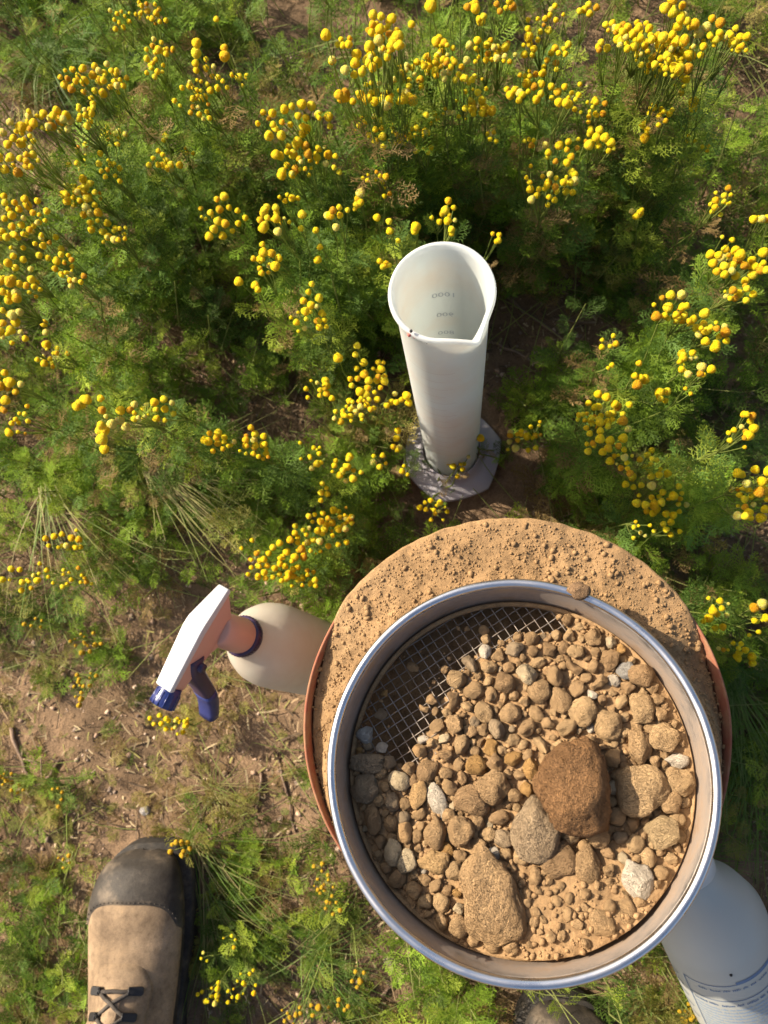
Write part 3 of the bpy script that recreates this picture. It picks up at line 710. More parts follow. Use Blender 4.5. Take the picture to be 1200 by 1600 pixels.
# ------------------------------------------------------------------ hiking boots
def boot(toe, yaw, mirror, label):
    root = empty('hiking_boot', (toe.x, toe.y, max(0, gh(toe.x, toe.y)) + .002), (0, 0, yaw)); tag(root, label, 'boot', None)
    #     top profile (u, z)  bottom profile (u, z)  half width
    RG = [((.001, .033), (.001, .029), .006), ((.005, .049), (.005, .023), .029), ((.019, .066), (.020, .020), .0445), ((.050, .0795), (.055, .020), .0535), ((.085, .086), (.100, .020), .0545),
          ((.118, .098), (.150, .020), .0515), ((.146, .116), (.205, .020), .0475), ((.166, .138), (.270, .020), .0450), ((.178, .162), (.304, .052), .0440), ((.186, .190), (.306, .115), .0450), ((.192, .220), (.302, .190), .0460)]
    A = np.array([[*a, *c, w] for a, c, w in RG])
    D = catmull(A, 101)
    def P(t, phi, off=0.0):
        q = np.array([np.interp(t * 10, np.arange(101), D[:, k]) for k in range(5)])
        T, B_, w = q[:2], q[2:4], q[4]; c = (T + B_) / 2; a = (T - B_) / 2; L_ = np.linalg.norm(a) + 1e-6
        ca, sa = math.cos(phi), math.sin(phi); e = .93
        e = 1.12 if ca > 0 else .9; ca2 = math.copysign(abs(ca) ** e, ca); sa2 = math.copysign(abs(sa) ** e, sa)
        # narrower towards the instep so that the vamp has a ridge
        nar = 1 - (.30 * max(0, ca) * min(1, max(0, (t - 3) / 3)))
        pc = c + a * ca2 * (1 + off / L_); lat = sa2 * (w * nar + off) * (1 if not mirror else -1)
        bend = (.010 if not mirror else -.010) * max(0, 1 - t / 4.0) ** 1.5
        cz = .0011 * noise.noise(Vector((lat * 26, t * 2.6, 1.3))) * min(1, t / 2) + .0009 * math.sin(t * 7.5 + lat * 30) * math.exp(-((t - 3.9) / .55) ** 2)
        fw_ = off * max(0, 1 - t / 2.0) * .9
        return (lat + bend, -(pc[0] - fw_), pc[1] + cz * max(0, ca))
    def patch(name, mat, ts, phis, off, thick=True, edge=None):
        v = []; f = []; nt_, np_ = len(ts), len(phis)
        for i, t in enumerate(ts):
            for j, ph in enumerate(phis):
                tt = edge(t, ph) if edge else t; o_ = off
                if (i == 0 and not name == 'toe_cap') or i == nt_ - 1 or j in (0, np_ - 1): o_ = -.0008
                v.append(P(tt, ph, o_))
        for i in range(nt_ - 1):
            for j in range(np_ - 1): f.append((i * np_ + j, i * np_ + j + 1, (i + 1) * np_ + j + 1, (i + 1) * np_ + j))
        if mirror: f = [q[::-1] for q in f]
        return link(name, mesh_py(name, v, f), mat, root)
    n = 56; ts = np.linspace(0, 10, 90); v = []; f = []
    for t in ts:
        for k in range(n): v.append(P(t, 2 * math.pi * k / n))
    for i in range(len(ts) - 1):
        for k in range(n): f.append((i * n + k, i * n + (k + 1) % n, (i + 1) * n + (k + 1) % n, (i + 1) * n + k))
    f.append(tuple(range(n)))
    if mirror: f = [q[::-1] for q in f]
    link('upper', mesh_py('upper', v, f), M['nubuck'], root)
    # rubber toe cap whose back edge dips in the middle
    patch('toe_cap', M['toecap'], np.linspace(0.0, 1, 26), np.linspace(-2.1, 2.1, 60), .0022,
          edge=lambda t, ph: .02 + t * (2.75 + .95 * min(1, abs(ph) / 1.3) ** 2 + .12 * math.cos(ph * 3)))
    rd = patch('rand', M['toecap'], np.linspace(.3, 7.6, 60), np.linspace(1.72, 2.5, 10), .0024); rd2 = patch('rand', M['toecap'], np.linspace(.3, 7.6, 60), np.linspace(-2.5, -1.72, 10), .0024)
    patch('eyestay', M['nubuck'], np.linspace(0, 1, 40), np.linspace(-.95, .95, 40), .0026,
          edge=lambda t, ph: 4.45 + .75 * (abs(ph) / .95) ** 4 + t * (9.9 - 4.45 - .75 * (abs(ph) / .95) ** 4))
    patch('tongue', M['nubuck'], np.linspace(5.3, 9.9, 30), np.linspace(-.30, .30, 14), .0044)
    patch('quarter_panel', M['nubuck'], np.linspace(5.9, 9.8, 30), np.linspace(1.15, 2.3, 20), .0020); patch('quarter_panel', M['nubuck'], np.linspace(5.9, 9.8, 30), np.linspace(-2.3, -1.15, 20), .0020)
    # sole
    ol = []
    for u, w in ((-.006, .012), (-.002, .030), (.012, .046), (.035, .055), (.075, .0585), (.11, .056), (.15, .049), (.19, .044), (.23, .044), (.27, .044), (.298, .038), (.311, .022)): ol.append((u, w))
    ol2 = catmull(ol, 44)
    def side(sg): return [(sg * w_ + (.010 if not mirror else -.010) * max(0, 1 - u_ / .09) ** 1.5, -u_) for u_, w_ in ol2]
    loop = side(1) + side(-1)[::-1]; m = len(loop); b = MB(); v = []; fc = []
    for z, k in ((0, .97), (.004, 1.0), (.010, .985), (.013, 1.0), (.024, 1.0), (.027, .97)):
        for (x, y) in loop: v.append((x * k, y, z))
    for i in range(5):
        for k in range(m): fc.append((i * m + k, i * m + (k + 1) % m, (i + 1) * m + (k + 1) % m, (i + 1) * m + k))
    fc.append(tuple(range(m - 1, -1, -1))); fc.append(tuple(5 * m + k for k in range(m))); b.add(v, fc); b.build('sole', M['sole'], root)
    # eyelets and laces
    rows = [5.2, 5.9, 6.7, 7.5, 8.4, 9.3]; ey = {}
    for r_ in rows:
        for s in (-1, 1):
            c = Vector(P(r_, s * .46, .005)); t1 = Vector(P(r_, s * .62, .005)); dv = (t1 - c).normalized(); up = (Vector(P(r_, s * .44, .02)) - c).normalized(); cr = dv.cross(up)
            b = MB(); vv = []
            for (a0, b0) in ((-.004, -.0042), (.011, -.0046), (.013, -.003), (.013, .003), (.011, .0046), (-.004, .0042)):
                for hh in (-.001, .0022): vv.append(c + dv * a0 + cr * b0 + up * hh)
            fcs = [tuple(range(0, 12, 2)), tuple(range(11, 0, -2))] + [((2 * k), (2 * k + 1), (2 * k + 3) % 12, (2 * k + 2) % 12) for k in range(6)]
            b.add(vv, fcs); e = b.build('eyelet', M['eyelet'], root, False, 0, .0008); ey[(r_, s)] = c
            b = MB(); cc = c - dv * .003 + up * .001
            b.tube([cc - cr * .0036, cc - cr * .002 + up * .003, cc + cr * .002 + up * .003, cc + cr * .0036], .0008, 6); b.build('eyelet_loop', M['eyelet'], e)
    for i, r_ in enumerate(rows):
        for s in (-1, 1):
            if i == 0 and s == 1: a_, c_ = ey[(r_, -1)], ey[(r_, 1)]
            elif i == 0: continue
            else: a_, c_ = ey[(rows[i - 1], s)], ey[(r_, -s)]
            mid = Vector(P(r_ if i == 0 else (r_ + rows[i - 1]) / 2, 0, .0052 if s == 1 else .0066))
            pts_ = catmull([tuple(a_), tuple(a_ * .5 + mid * .5 + Vector((0, 0, .0015))), tuple(mid), tuple(c_ * .5 + mid * .5 + Vector((0, 0, .0015))), tuple(c_)], 13)
            b = MB(); b.tube([Vector(p) for p in pts_], .0021, 7); b.build('lace', M['lace'], root)
    # padded collar
    b = MB(); b.tube([Vector(P(10, 2 * math.pi * k / 40, -.002)) for k in range(41)], .006, 10, False); b.build('collar', M['dark'], root)
    b = MB(); b.add([P(9.95, 2 * math.pi * k / 40, -.004) for k in range(40)], [tuple(range(40))]); b.build('lining', M['dark'], root)
    # stitching along the vamp
    b = MB()
    for k in range(46):
        ph = -1.25 + 2.5 * k / 45
        if k % 2 == 0: b.tube([P(.02 + (2.75 + .95 * min(1, abs(ph) / 1.3) ** 2 + .12 * math.cos(ph * 3)) - .12, ph, .0027), P(.02 + (2.75 + .95 * min(1, abs(ph + .03) / 1.3) ** 2 + .12 * math.cos((ph + .03) * 3)) - .12, ph + .035, .0027)], .0005, 4)
    b.build('stitching', M['lace'], root)
    return root
tl = W(222, 1334, .045); boot(Vector((tl.x - .004, tl.y + .002, 0)), R(2), False, 'tan hiking boot with scuffed dark toe cap on the bare soil below the spray bottle')
tr = W(900, 1590, .06); boot(Vector((tr.x, tr.y, 0)), R(-6), True, 'dark toe of the other hiking boot just showing below the sieve')

# ------------------------------------------------------------------ feathery leaves
def leaf_template(seed):
    rs = np.random.default_rng(seed); V = []; F = []
    def strip(pts, w0, w1, nrm):
        pts = np.array(pts); n0 = len(V)
        for i, p in enumerate(pts):
            tt = pts[min(i + 1, len(pts) - 1)] - pts[max(i - 1, 0)]; s = np.cross(tt, nrm); s /= np.linalg.norm(s) + 1e-9; w = w0 + (w1 - w0) * i / (len(pts) - 1)
            V.append(p - s * w); V.append(p + s * w)
        for i in range(len(pts) - 1): F.append((n0 + 2 * i, n0 + 2 * i + 1, n0 + 2 * i + 3, n0 + 2 * i + 2))
    bend = rs.uniform(.2, .5); R0 = lambda t: np.array([t * (1 - .12 * bend * t), .05 * math.sin(t * 5 + seed), bend * (.55 * t - .75 * t * t)])
    strip([R0(t) for t in np.linspace(0, 1, 6)], .011, .005, np.array([0, 0, 1.]))
    for i, t in enumerate(np.linspace(.16, .97, 9)):
        for s in (-1, 1):
            L_ = (.34 * math.sin(math.pi * min(1, t * .82 + .16)) + .05) * rs.uniform(.75, 1.2)
            an = rs.uniform(.75, 1.1) * (1 - .35 * t); dv = np.array([math.cos(an), s * math.sin(an), rs.uniform(-.12, .4)]); dv /= np.linalg.norm(dv)
            p0 = R0(t + rs.uniform(-.03, .03)); p1 = p0 + dv * L_ * .55; p2 = p0 + dv * L_ + np.array([.05 * L_, 0, rs.uniform(-.2, .15) * L_])
            nr_ = np.array([rs.uniform(-.4, .4), rs.uniform(-.4, .4), 1]); strip([p0, p1, p2], .012, .007, nr_)
            for q, ss in ((.35, 1), (.5, -1), (.68, 1), (.85, -1)):
                b0 = p0 + dv * L_ * q; sdv_ = np.cross(dv, nr_) * ss; sdv_ /= np.linalg.norm(sdv_); dd = dv * .75 + sdv_ * .8 + np.array([0, 0, rs.uniform(-.2, .4)])
                strip([b0, b0 + dd * L_ * rs.uniform(.22, .36)], .012, .005, nr_)
    return np.array(V), np.array(F)
LT_ = [leaf_template(s) for s in range(8)]
class Leaves:
    def __init__(s): s.V = []; s.F = []; s.C = []; s.n = 0
    def leaf(s, p, dirv, size, col):
        wid = random.uniform(.55, 1.35)
        v, f = LT_[random.randrange(8)]; x = Vector(dirv).normalized()
        up = Vector((random.uniform(-.5, .5), random.uniform(-.5, .5), 1)); y = up.cross(x)
        y = y.normalized() if y.length > 1e-4 else Vector((1, 0, 0)); z = x.cross(y)
        Mx = np.array([x, y, z]) * size; Mx[1] *= wid
        s.V.append(v @ Mx + np.array(p)); s.F.append(f + s.n); s.n += len(v)
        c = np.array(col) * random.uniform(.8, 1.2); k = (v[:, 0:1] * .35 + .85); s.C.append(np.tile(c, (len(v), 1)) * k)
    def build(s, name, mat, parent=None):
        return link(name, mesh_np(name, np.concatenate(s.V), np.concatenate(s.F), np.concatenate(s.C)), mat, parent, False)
def tint_tubes(b, col):
    return np.array([np.array(col) * random.uniform(.9, 1.1) for _ in b.v])
def build_tinted(b, name, mat, parent, col):
    V = np.array(b.v); tri = []
    for q in b.f:
        for i in range(1, len(q) - 1): tri.append((q[0], q[i], q[i + 1]))
    return link(name, mesh_np(name, V, np.array(tri), np.tile(np.array(col), (len(V), 1))), mat, parent)
GREENS = [(.140, .225, .022), (.19, .280, .030), (.095, .160, .022), (.26, .32, .040), (.115, .195, .040), (.075, .122, .020), (.165, .245, .028), (.22, .15, .06)]
OLIVE = [(.22, .21, .05), (.28, .23, .07), (.17, .19, .045)]
def shoot(L_, b, p0, p1, nl, lsize, cols, lift=.35, start=.0):
    p0, p1 = Vector(p0), Vector(p1); mid = (p0 + p1) / 2 + Vector((random.uniform(-1, 1), random.uniform(-1, 1), 0)) * (p1 - p0).length * .12
    pts_ = [p0, mid, p1]
    if b is not None: b.tube([p0, p0 * .4 + mid * .55 + p1 * .05, mid, mid * .45 + p1 * .55, p1], [.0011, .001, .0009, .0008, .0006], 4, False)
    ga = random.uniform(0, 6.28); c = tuple(v * k_ for k_ in (random.uniform(.72, 1.25),) for v in random.choice(cols))
    for i in range(nl):
        t = start + (1 - start) * (i + random.random() * .8) / nl
        q = p0 * (1 - t) ** 2 + mid * 2 * t * (1 - t) + p1 * t * t; ga += 2.4
        L_.leaf(q, (math.cos(ga), math.sin(ga), random.uniform(.1, .9) * lift * 2), lsize * random.uniform(.7, 1.2) * (1.1 - .45 * t), c)

# flowering plants: label, height, [(px, py, heads, half width px, half height px, head scale)]
PL = [
 ('sparse weed with tiny yellow buds at the far corner, before a bare strip', .22, [(195, 28, 6, 10, 12, .7), (232, 14, 6, 14, 8, .65), (252, 30, 5, 10, 7, .6)]),
 ('weed with five of the biggest single yellow balls on long stalks, near the bare strip', .36, [(338, 30, 1, 1, 1, 1.25), (307, 67, 2, 1, 10, 1.25), (348, 76, 2, 3, 8, 1.2)]),
 ('weed with dense small buds next to the biggest yellow balls', .27, [(240, 82, 9, 14, 14, .85), (242, 112, 5, 10, 6, .65), (265, 78, 4, 8, 4, .6)]),
 ('weed with loose yellow balls trailing below the biggest ones', .28, [(320, 106, 6, 16, 12, .9), (316, 140, 8, 14, 10, .8), (316, 172, 7, 14, 10, .75), (380, 124, 3, 5, 8, .85)]),
 ('weed with two tight yellow bunches beside the dark leafy corner', .30, [(113, 122, 9, 14, 14, .9), (160, 130, 12, 24, 16, .95), (158, 106, 4, 8, 8, .7)]),
 ('weed whose yellow balls form a long sloping row by the dark corner', .31, [(70, 184, 8, 22, 10, 1.0), (112, 190, 11, 26, 10, .95), (134, 172, 6, 10, 6, .7)]),
 ('weed with big yellow balls at the outer edge above a bare patch', .33, [(14, 214, 8, 14, 14, 1.15), (34, 200, 2, 4, 4, 1.15), (20, 254, 8, 18, 12, 1.0), (50, 250, 5, 10, 8, .8)]),
 ('thin weed with scattered pale buds inside the green middle of the far side', .20, [(168, 208, 6, 10, 8, .7), (128, 246, 7, 8, 16, .7), (292, 240, 4, 8, 6, .6), (258, 216, 3, 6, 3, .6)]),
 ('weed with a curved trail of yellow balls over pale soil', .27, [(120, 302, 14, 14, 14, .9), (142, 330, 9, 9, 14, 1.0), (170, 360, 9, 8, 14, .9), (175, 268, 7, 14, 12, .8), (143, 352, 2, 3, 5, .95)]),
 ('weed with a short level bar of six yellow balls', .24, [(266, 258, 7, 12, 5, .9)]),
 ('weed with one compact bunch of a dozen yellow balls in the green', .27, [(350, 340, 14, 22, 22, 1.0)]),
 ('weed with a broad yellow cloud at the outer edge beside pale soil', .27, [(36, 336, 18, 28, 20, .9), (25, 372, 9, 24, 12, .8), (75, 388, 8, 16, 14, .85)]),
 ('weed with a tall yellow mass hugging the outer edge', .30, [(14, 478, 18, 15, 30, 1.15), (26, 432, 16, 24, 24, .95), (100, 416, 8, 12, 12, .8)]),
 ('weed with a stack of four yellow balls in deep green', .25, [(71, 520, 3, 3, 12, 1.1), (74, 560, 6, 10, 10, .8)]),
 ('weed with yellow balls over a thick pale stem at the outer edge', .27, [(5, 592, 5, 8, 10, 1.15), (22, 606, 4, 8, 10, .85), (6, 632, 3, 6, 6, 1.2), (26, 672, 6, 10, 10, .8)]),
 ('weed with the largest loose bunch of ochre balls above the straw tuft', .31, [(132, 630, 4, 12, 6, 1.2), (157, 630, 2, 3, 10, 1.15), (160, 676, 4, 3, 14, 1.2), (194, 652, 8, 16, 14, 1.15), (163, 702, 1, 1, 1, 1.3)]),
 ('weed with five small balls between the ochre bunch and the green heart', .26, [(256, 640, 7, 14, 12, .9)]),
 ('weed with two small bunches midway between ochre bunch and cylinder foot', .24, [(342, 690, 9, 16, 12, .95), (398, 684, 7, 12, 14, .8), (414, 706, 5, 6, 8, .7)]),
 ('tall weed with large balls along a bare pale stalk at the far edge', .38, [(625, 56, 3, 6, 6, 1.3), (643, 38, 1, 1, 1, 1.1), (672, 8, 2, 2, 8, 1.3), (595, 42, 10, 14, 14, 1.0), (573, 82, 5, 10, 10, 1.1), (600, 72, 6, 16, 8, .9), (620, 70, 3, 6, 4, 1.0)]),
 ('tall weed with two lone big balls one above the other', .37, [(510, 54, 2, 2, 2, 1.2), (517, 94, 2, 2, 2, 1.35), (552, 108, 5, 12, 7, 1.15), (580, 98, 4, 8, 6, .95), (540, 66, 5, 12, 6, .7)]),
 ('weed with a long straight row of big balls behind the cylinder', .34, [(531, 151, 2, 2, 3, 1.25), (556, 150, 5, 10, 7, 1.1), (590, 152, 7, 14, 9, 1.05), (616, 158, 5, 8, 7, 1.2), (642, 157, 2, 3, 4, 1.25), (620, 145, 3, 12, 4, .9)]),
 ('weed with yellow balls spread in a wide arc beyond the cylinder', .30, [(665, 94, 7, 10, 7, 1.05), (692, 70, 6, 8, 8, 1.0), (688, 106, 7, 10, 8, 1.0), (715, 98, 5, 12, 8, .9), (643, 122, 9, 12, 12, .85), (715, 122, 6, 14, 5, .8)]),
 ('weed with a flat yellow bunch and pale buds beyond the row of balls', .28, [(755, 72, 9, 16, 9, .9), (778, 82, 8, 14, 8, .85), (755, 30, 3, 4, 4, 1.0), (740, 8, 4, 8, 6, 1.0), (790, 12, 5, 12, 8, .8)]),
 ('weed with two near yellow bunches and a lone pale ball', .27, [(740, 164, 8, 12, 10, .95), (764, 173, 4, 8, 4, 1.0), (770, 212, 4, 6, 6, .75), (700, 175, 4, 6, 4, .6)]),
 ('weed with a yellow crescent of fifteen balls in the green middle', .30, [(462, 182, 13, 26, 14, 1.05), (430, 204, 4, 8, 8, 1.05), (480, 206, 3, 6, 4, 1.0), (515, 186, 2, 3, 8, 1.1), (496, 178, 2, 3, 3, 1.0)]),
 ('weed with a second crescent of balls nearer than the first', .28, [(462, 238, 14, 26, 9, 1.05), (452, 268, 6, 12, 8, 1.05), (518, 252, 4, 8, 7, .95), (530, 269, 1, 1, 1, 1.0)]),
 ('weed with a loose yellow drift behind the cylinder', .27, [(580, 194, 7, 12, 8, .9), (600, 214, 8, 16, 10, .9), (626, 220, 6, 10, 8, .9), (650, 205, 6, 14, 10, .7), (660, 232, 5, 10, 6, .65)]),
 ('weed with a few pale buds and one big yellow pair', .26, [(567, 308, 3, 5, 6, 1.15), (555, 320, 2, 3, 5, 1.0), (590, 275, 6, 16, 6, .65)]),
 ('weed with a scattered ring of single balls far side of the cylinder spout', .29, [(428, 334, 7, 12, 8, 1.0), (412, 348, 3, 6, 5, 1.05), (434, 362, 1, 1, 1, 1.1), (472, 335, 1, 1, 1, 1.05), (470, 357, 1, 1, 1, 1.0), (455, 312, 5, 14, 6, .75), (410, 388, 2, 3, 6, 1.05)]),
 ('weed with a rising line of balls ending near the cylinder rim', .29, [(516, 336, 3, 4, 4, 1.05), (532, 328, 5, 8, 8, .9), (525, 355, 1, 1, 1, 1.1), (500, 386, 1, 1, 1, 1.0), (492, 360, 2, 3, 3, .8), (496, 406, 2, 3, 3, .9)]),
 ('weed with four round balls against the cylinder rim', .30, [(589, 340, 1, 1, 1, 1.1), (608, 346, 1, 1, 1, 1.15), (609, 361, 1, 1, 1, 1.1), (622, 376, 1, 1, 1, 1.1), (648, 357, 2, 2, 3, 1.15)]),
 ('weed with a small upright bunch rising behind the cylinder', .27, [(706, 338, 7, 7, 16, .95), (776, 372, 4, 6, 7, .75), (600, 412, 4, 8, 4, .8)]),
 ('weed with small yellow bunches beyond the far brown litter', .27, [(838, 46, 9, 12, 14, .95), (826, 76, 5, 8, 8, .7), (880, 78, 5, 10, 8, .65), (925, 14, 5, 12, 6, .75)]),
 ('weed with a level yellow band over green stems beyond the cylinder', .27, [(838, 142, 13, 28, 8, .95), (808, 152, 5, 8, 6, .95), (880, 160, 3, 5, 4, 1.0), (825, 115, 6, 16, 6, .6)]),
 ('weed with the richest yellow bunch at the far side', .31, [(1000, 56, 14, 24, 14, 1.1), (1018, 76, 11, 18, 10, 1.0), (942, 70, 4, 8, 5, .95), (978, 52, 6, 12, 8, 1.0), (952, 42, 4, 8, 6, .75)]),
 ('weed with golden balls hanging in a slanting bunch at the far side', .31, [(1066, 88, 16, 14, 16, 1.05), (1040, 102, 7, 14, 8, 1.0), (1045, 64, 8, 14, 7, 1.0), (1062, 122, 4, 8, 4, .8)]),
 ('weed with an orange tinged bunch at the far edge', .32, [(1052, 12, 7, 12, 10, 1.1), (1108, 44, 9, 14, 14, 1.0), (1140, 56, 9, 16, 8, 1.05), (1070, 38, 4, 10, 6, .8), (1162, 76, 3, 6, 4, .6)]),
 ('weed with one stacked pair of balls and pale buds', .26, [(1085, 160, 4, 4, 8, 1.05), (1028, 176, 6, 12, 6, .75), (1062, 138, 4, 6, 10, .65), (935, 170, 6, 12, 8, .75)]),
 ('weed with a single orange ball over brown litter', .24, [(1007, 206, 3, 4, 8, 1.2)]),
 ('weed with a flat fan of six balls near the orange ball', .27, [(932, 216, 9, 18, 9, 1.0)]),
 ('weed with three small clumps stepping toward the viewer beyond the cylinder', .26, [(876, 238, 10, 18, 14, .95), (890, 284, 6, 6, 14, .85), (848, 300, 11, 16, 14, .8), (825, 222, 4, 8, 5, .6)]),
 ('weed with a tiny yellow trio alone in the green', .22, [(994, 332, 4, 8, 5, .85), (1075, 218, 4, 8, 6, .65), (1105, 230, 3, 6, 4, .6)]),
 ('weed with a bunch cut by the outer edge near brown leaves', .26, [(1190, 345, 5, 10, 7, 1.0), (1126, 326, 6, 14, 8, .65), (1138, 398, 4, 8, 6, 1.0)]),
 ('weed with vivid lemon balls in a wide bunch at the outer edge', .29, [(1132, 412, 8, 18, 14, 1.0), (1165, 416, 11, 18, 14, 1.05), (1166, 460, 7, 14, 8, .9), (1195, 410, 3, 6, 12, 1.0)]),
 ('weed with lemon balls in a ring above the litter', .27, [(1045, 474, 10, 20, 14, 1.0), (1058, 498, 5, 14, 5, .85), (1092, 498, 5, 8, 12, 1.05), (1120, 522, 9, 14, 14, 1.0), (1092, 522, 3, 6, 4, 1.0)]),
 ('weed with a level run of lemon balls under the ring', .26, [(1070, 560, 3, 6, 6, 1.1), (1088, 580, 7, 18, 5, 1.0), (1038, 622, 5, 7, 8, 1.0), (1075, 612, 2, 6, 4, .6)]),
 ('weed with three balls over a green stalk between litter and leaves', .24, [(996, 584, 5, 10, 14, 1.0), (952, 535, 5, 10, 8, .75), (953, 572, 2, 4, 3, .6)]),
 ('weed with the fullest round lemon bunch beside the tub', .28, [(945, 642, 16, 24, 16, 1.0), (950, 676, 12, 24, 18, .95), (958, 708, 6, 16, 8, .85), (922, 700, 3, 6, 8, .8), (1019, 717, 1, 1, 1, 1.15)]),
 ('weed with a dim golden mass low behind the tub', .20, [(1020, 762, 18, 30, 22, 1.0), (1040, 790, 11, 22, 14, .9), (985, 745, 3, 4, 3, .8), (1045, 826, 6, 20, 8, .75)]),
 ('weed with lemon balls at the outer edge level with the tub top', .28, [(1180, 748, 8, 18, 14, 1.1), (1188, 786, 8, 12, 18, 1.1), (1168, 664, 7, 8, 12, 1.0), (1160, 800, 4, 8, 6, 1.0)]),
 ('weed with a few balls low in shade beyond the tub wall', .16, [(1118, 968, 7, 14, 12, 1.0), (1165, 1026, 6, 14, 8, 1.1), (1188, 960, 6, 10, 12, 1.15)]),
 ('weed with golden balls touching the far side of the cylinder foot', .13, [(728, 684, 7, 14, 8, .95), (818, 690, 10, 18, 12, .95), (806, 680, 3, 6, 4, .9)]),
 ('small weed with buds in front of the clear cylinder foot', .11, [(714, 720, 6, 9, 7, .8), (675, 790, 7, 14, 8, .75), (676, 690, 3, 5, 4, .6)]),
 ('weed with a tight upright bunch above the straw', .28, [(420, 404, 7, 14, 8, .95), (430, 416, 1, 1, 1, 1.2), (373, 440, 1, 1, 1, 1.15), (398, 449, 2, 4, 3, 1.0), (488, 480, 11, 14, 22, 1.0), (505, 500, 5, 8, 10, .8)]),
 ('weed with balls crowding along the cylinder wall', .24, [(576, 590, 17, 18, 18, .95), (596, 584, 5, 5, 14, .9), (570, 628, 9, 16, 9, .9), (540, 646, 7, 14, 9, .85), (556, 545, 2, 2, 6, 1.15), (530, 561, 2, 3, 4, 1.05)]),
 ('weed with one small bunch on an arching pale stalk', .23, [(504, 606, 6, 9, 9, 1.0), (518, 625, 2, 3, 3, .8), (630, 626, 4, 9, 7, .9)]),
 ('weed with stacked balls just outside the cylinder foot', .16, [(618, 688, 5, 5, 12, 1.0), (598, 720, 5, 12, 8, .8), (632, 735, 3, 5, 8, .65)]),
 ('weed with small bunches descending toward the tub', .18, [(492, 716, 7, 8, 12, .85), (543, 736, 9, 9, 16, .9), (505, 770, 5, 6, 10, .75), (564, 738, 1, 1, 1, .8)]),
 ('weed with golden bunches next to the tub and spray bottle', .16, [(512, 812, 16, 22, 12, .9), (522, 838, 8, 18, 12, .85), (546, 812, 4, 8, 5, .8)]),
 ('weed with a crowded bunch right above the spray bottle', .16, [(452, 860, 12, 22, 12, .95), (432, 888, 16, 22, 14, .9), (456, 908, 6, 14, 8, .95), (398, 886, 7, 10, 14, .75)]),
 ('low weed with a dim golden cluster beyond the bare soil', .12, [(98, 846, 10, 20, 10, .9), (30, 904, 10, 18, 14, .85), (110, 908, 8, 24, 8, .6)]),
 ('low weed with golden balls under the spray nozzle', .07, [(262, 1128, 9, 20, 8, .85), (282, 1128, 4, 8, 5, .85)]),
 ('dry low weed with faded ochre flowers on bare soil', .05, [(124, 1084, 7, 8, 14, .75), (55, 975, 5, 12, 8, .55), (128, 1000, 6, 16, 8, .5)]),
 ('tiny weed with a yellow knot at the boot toe', .05, [(278, 1326, 7, 10, 9, .85)]),
 ('low green weed with lemon buds beside the boot', .06, [(345, 1555, 10, 16, 14, .75), (390, 1530, 6, 14, 12, .6), (318, 1500, 3, 5, 10, .6), (360, 1470, 4, 14, 8, .5)]),
 ('low weed with few yellow buds under the sieve edge', .05, [(558, 1530, 5, 8, 10, .75), (500, 1370, 8, 10, 16, .55), (520, 1420, 5, 12, 8, .55), (525, 1572, 5, 14, 8, .6), (450, 1590, 6, 14, 8, .6)]),
 ('tiny weed with a yellow tuft below the white bottle', .05, [(1076, 1592, 6, 10, 8, .9)]),
 ('faded ochre weed on bare soil at the outer edge near the boot', .045, [(15, 1215, 6, 12, 8, .6), (90, 1245, 5, 8, 14, .55), (100, 1345, 5, 10, 8, .6)]),
]
HEAD = []
for s in range(4):
    v, f = ICO[4]; v = v.copy(); fi = np.arange(70); ph_ = np.arccos(1 - 2 * (fi + .5) / 70); th_ = math.pi * (1 + 5 ** .5) * fi
    fp = np.stack([np.cos(th_) * np.sin(ph_), np.sin(th_) * np.sin(ph_), np.cos(ph_)], 1)
    dd = np.arccos(np.clip(v @ fp.T, -1, 1)).min(1); v *= (1.05 - .45 * np.minimum(dd, .26))[:, None]
    v[:, 2] *= (.82, .92, 1.0, 1.12)[s]; v[:, :2] *= (1 + .06 * np.sin(3 * np.arctan2(v[:, 1], v[:, 0]) + s))[:, None]
    HEAD.append(mesh_np('flower_head', v, f))
random.seed(3)
UP = Vector((0, 0, 1)); nheads = 0
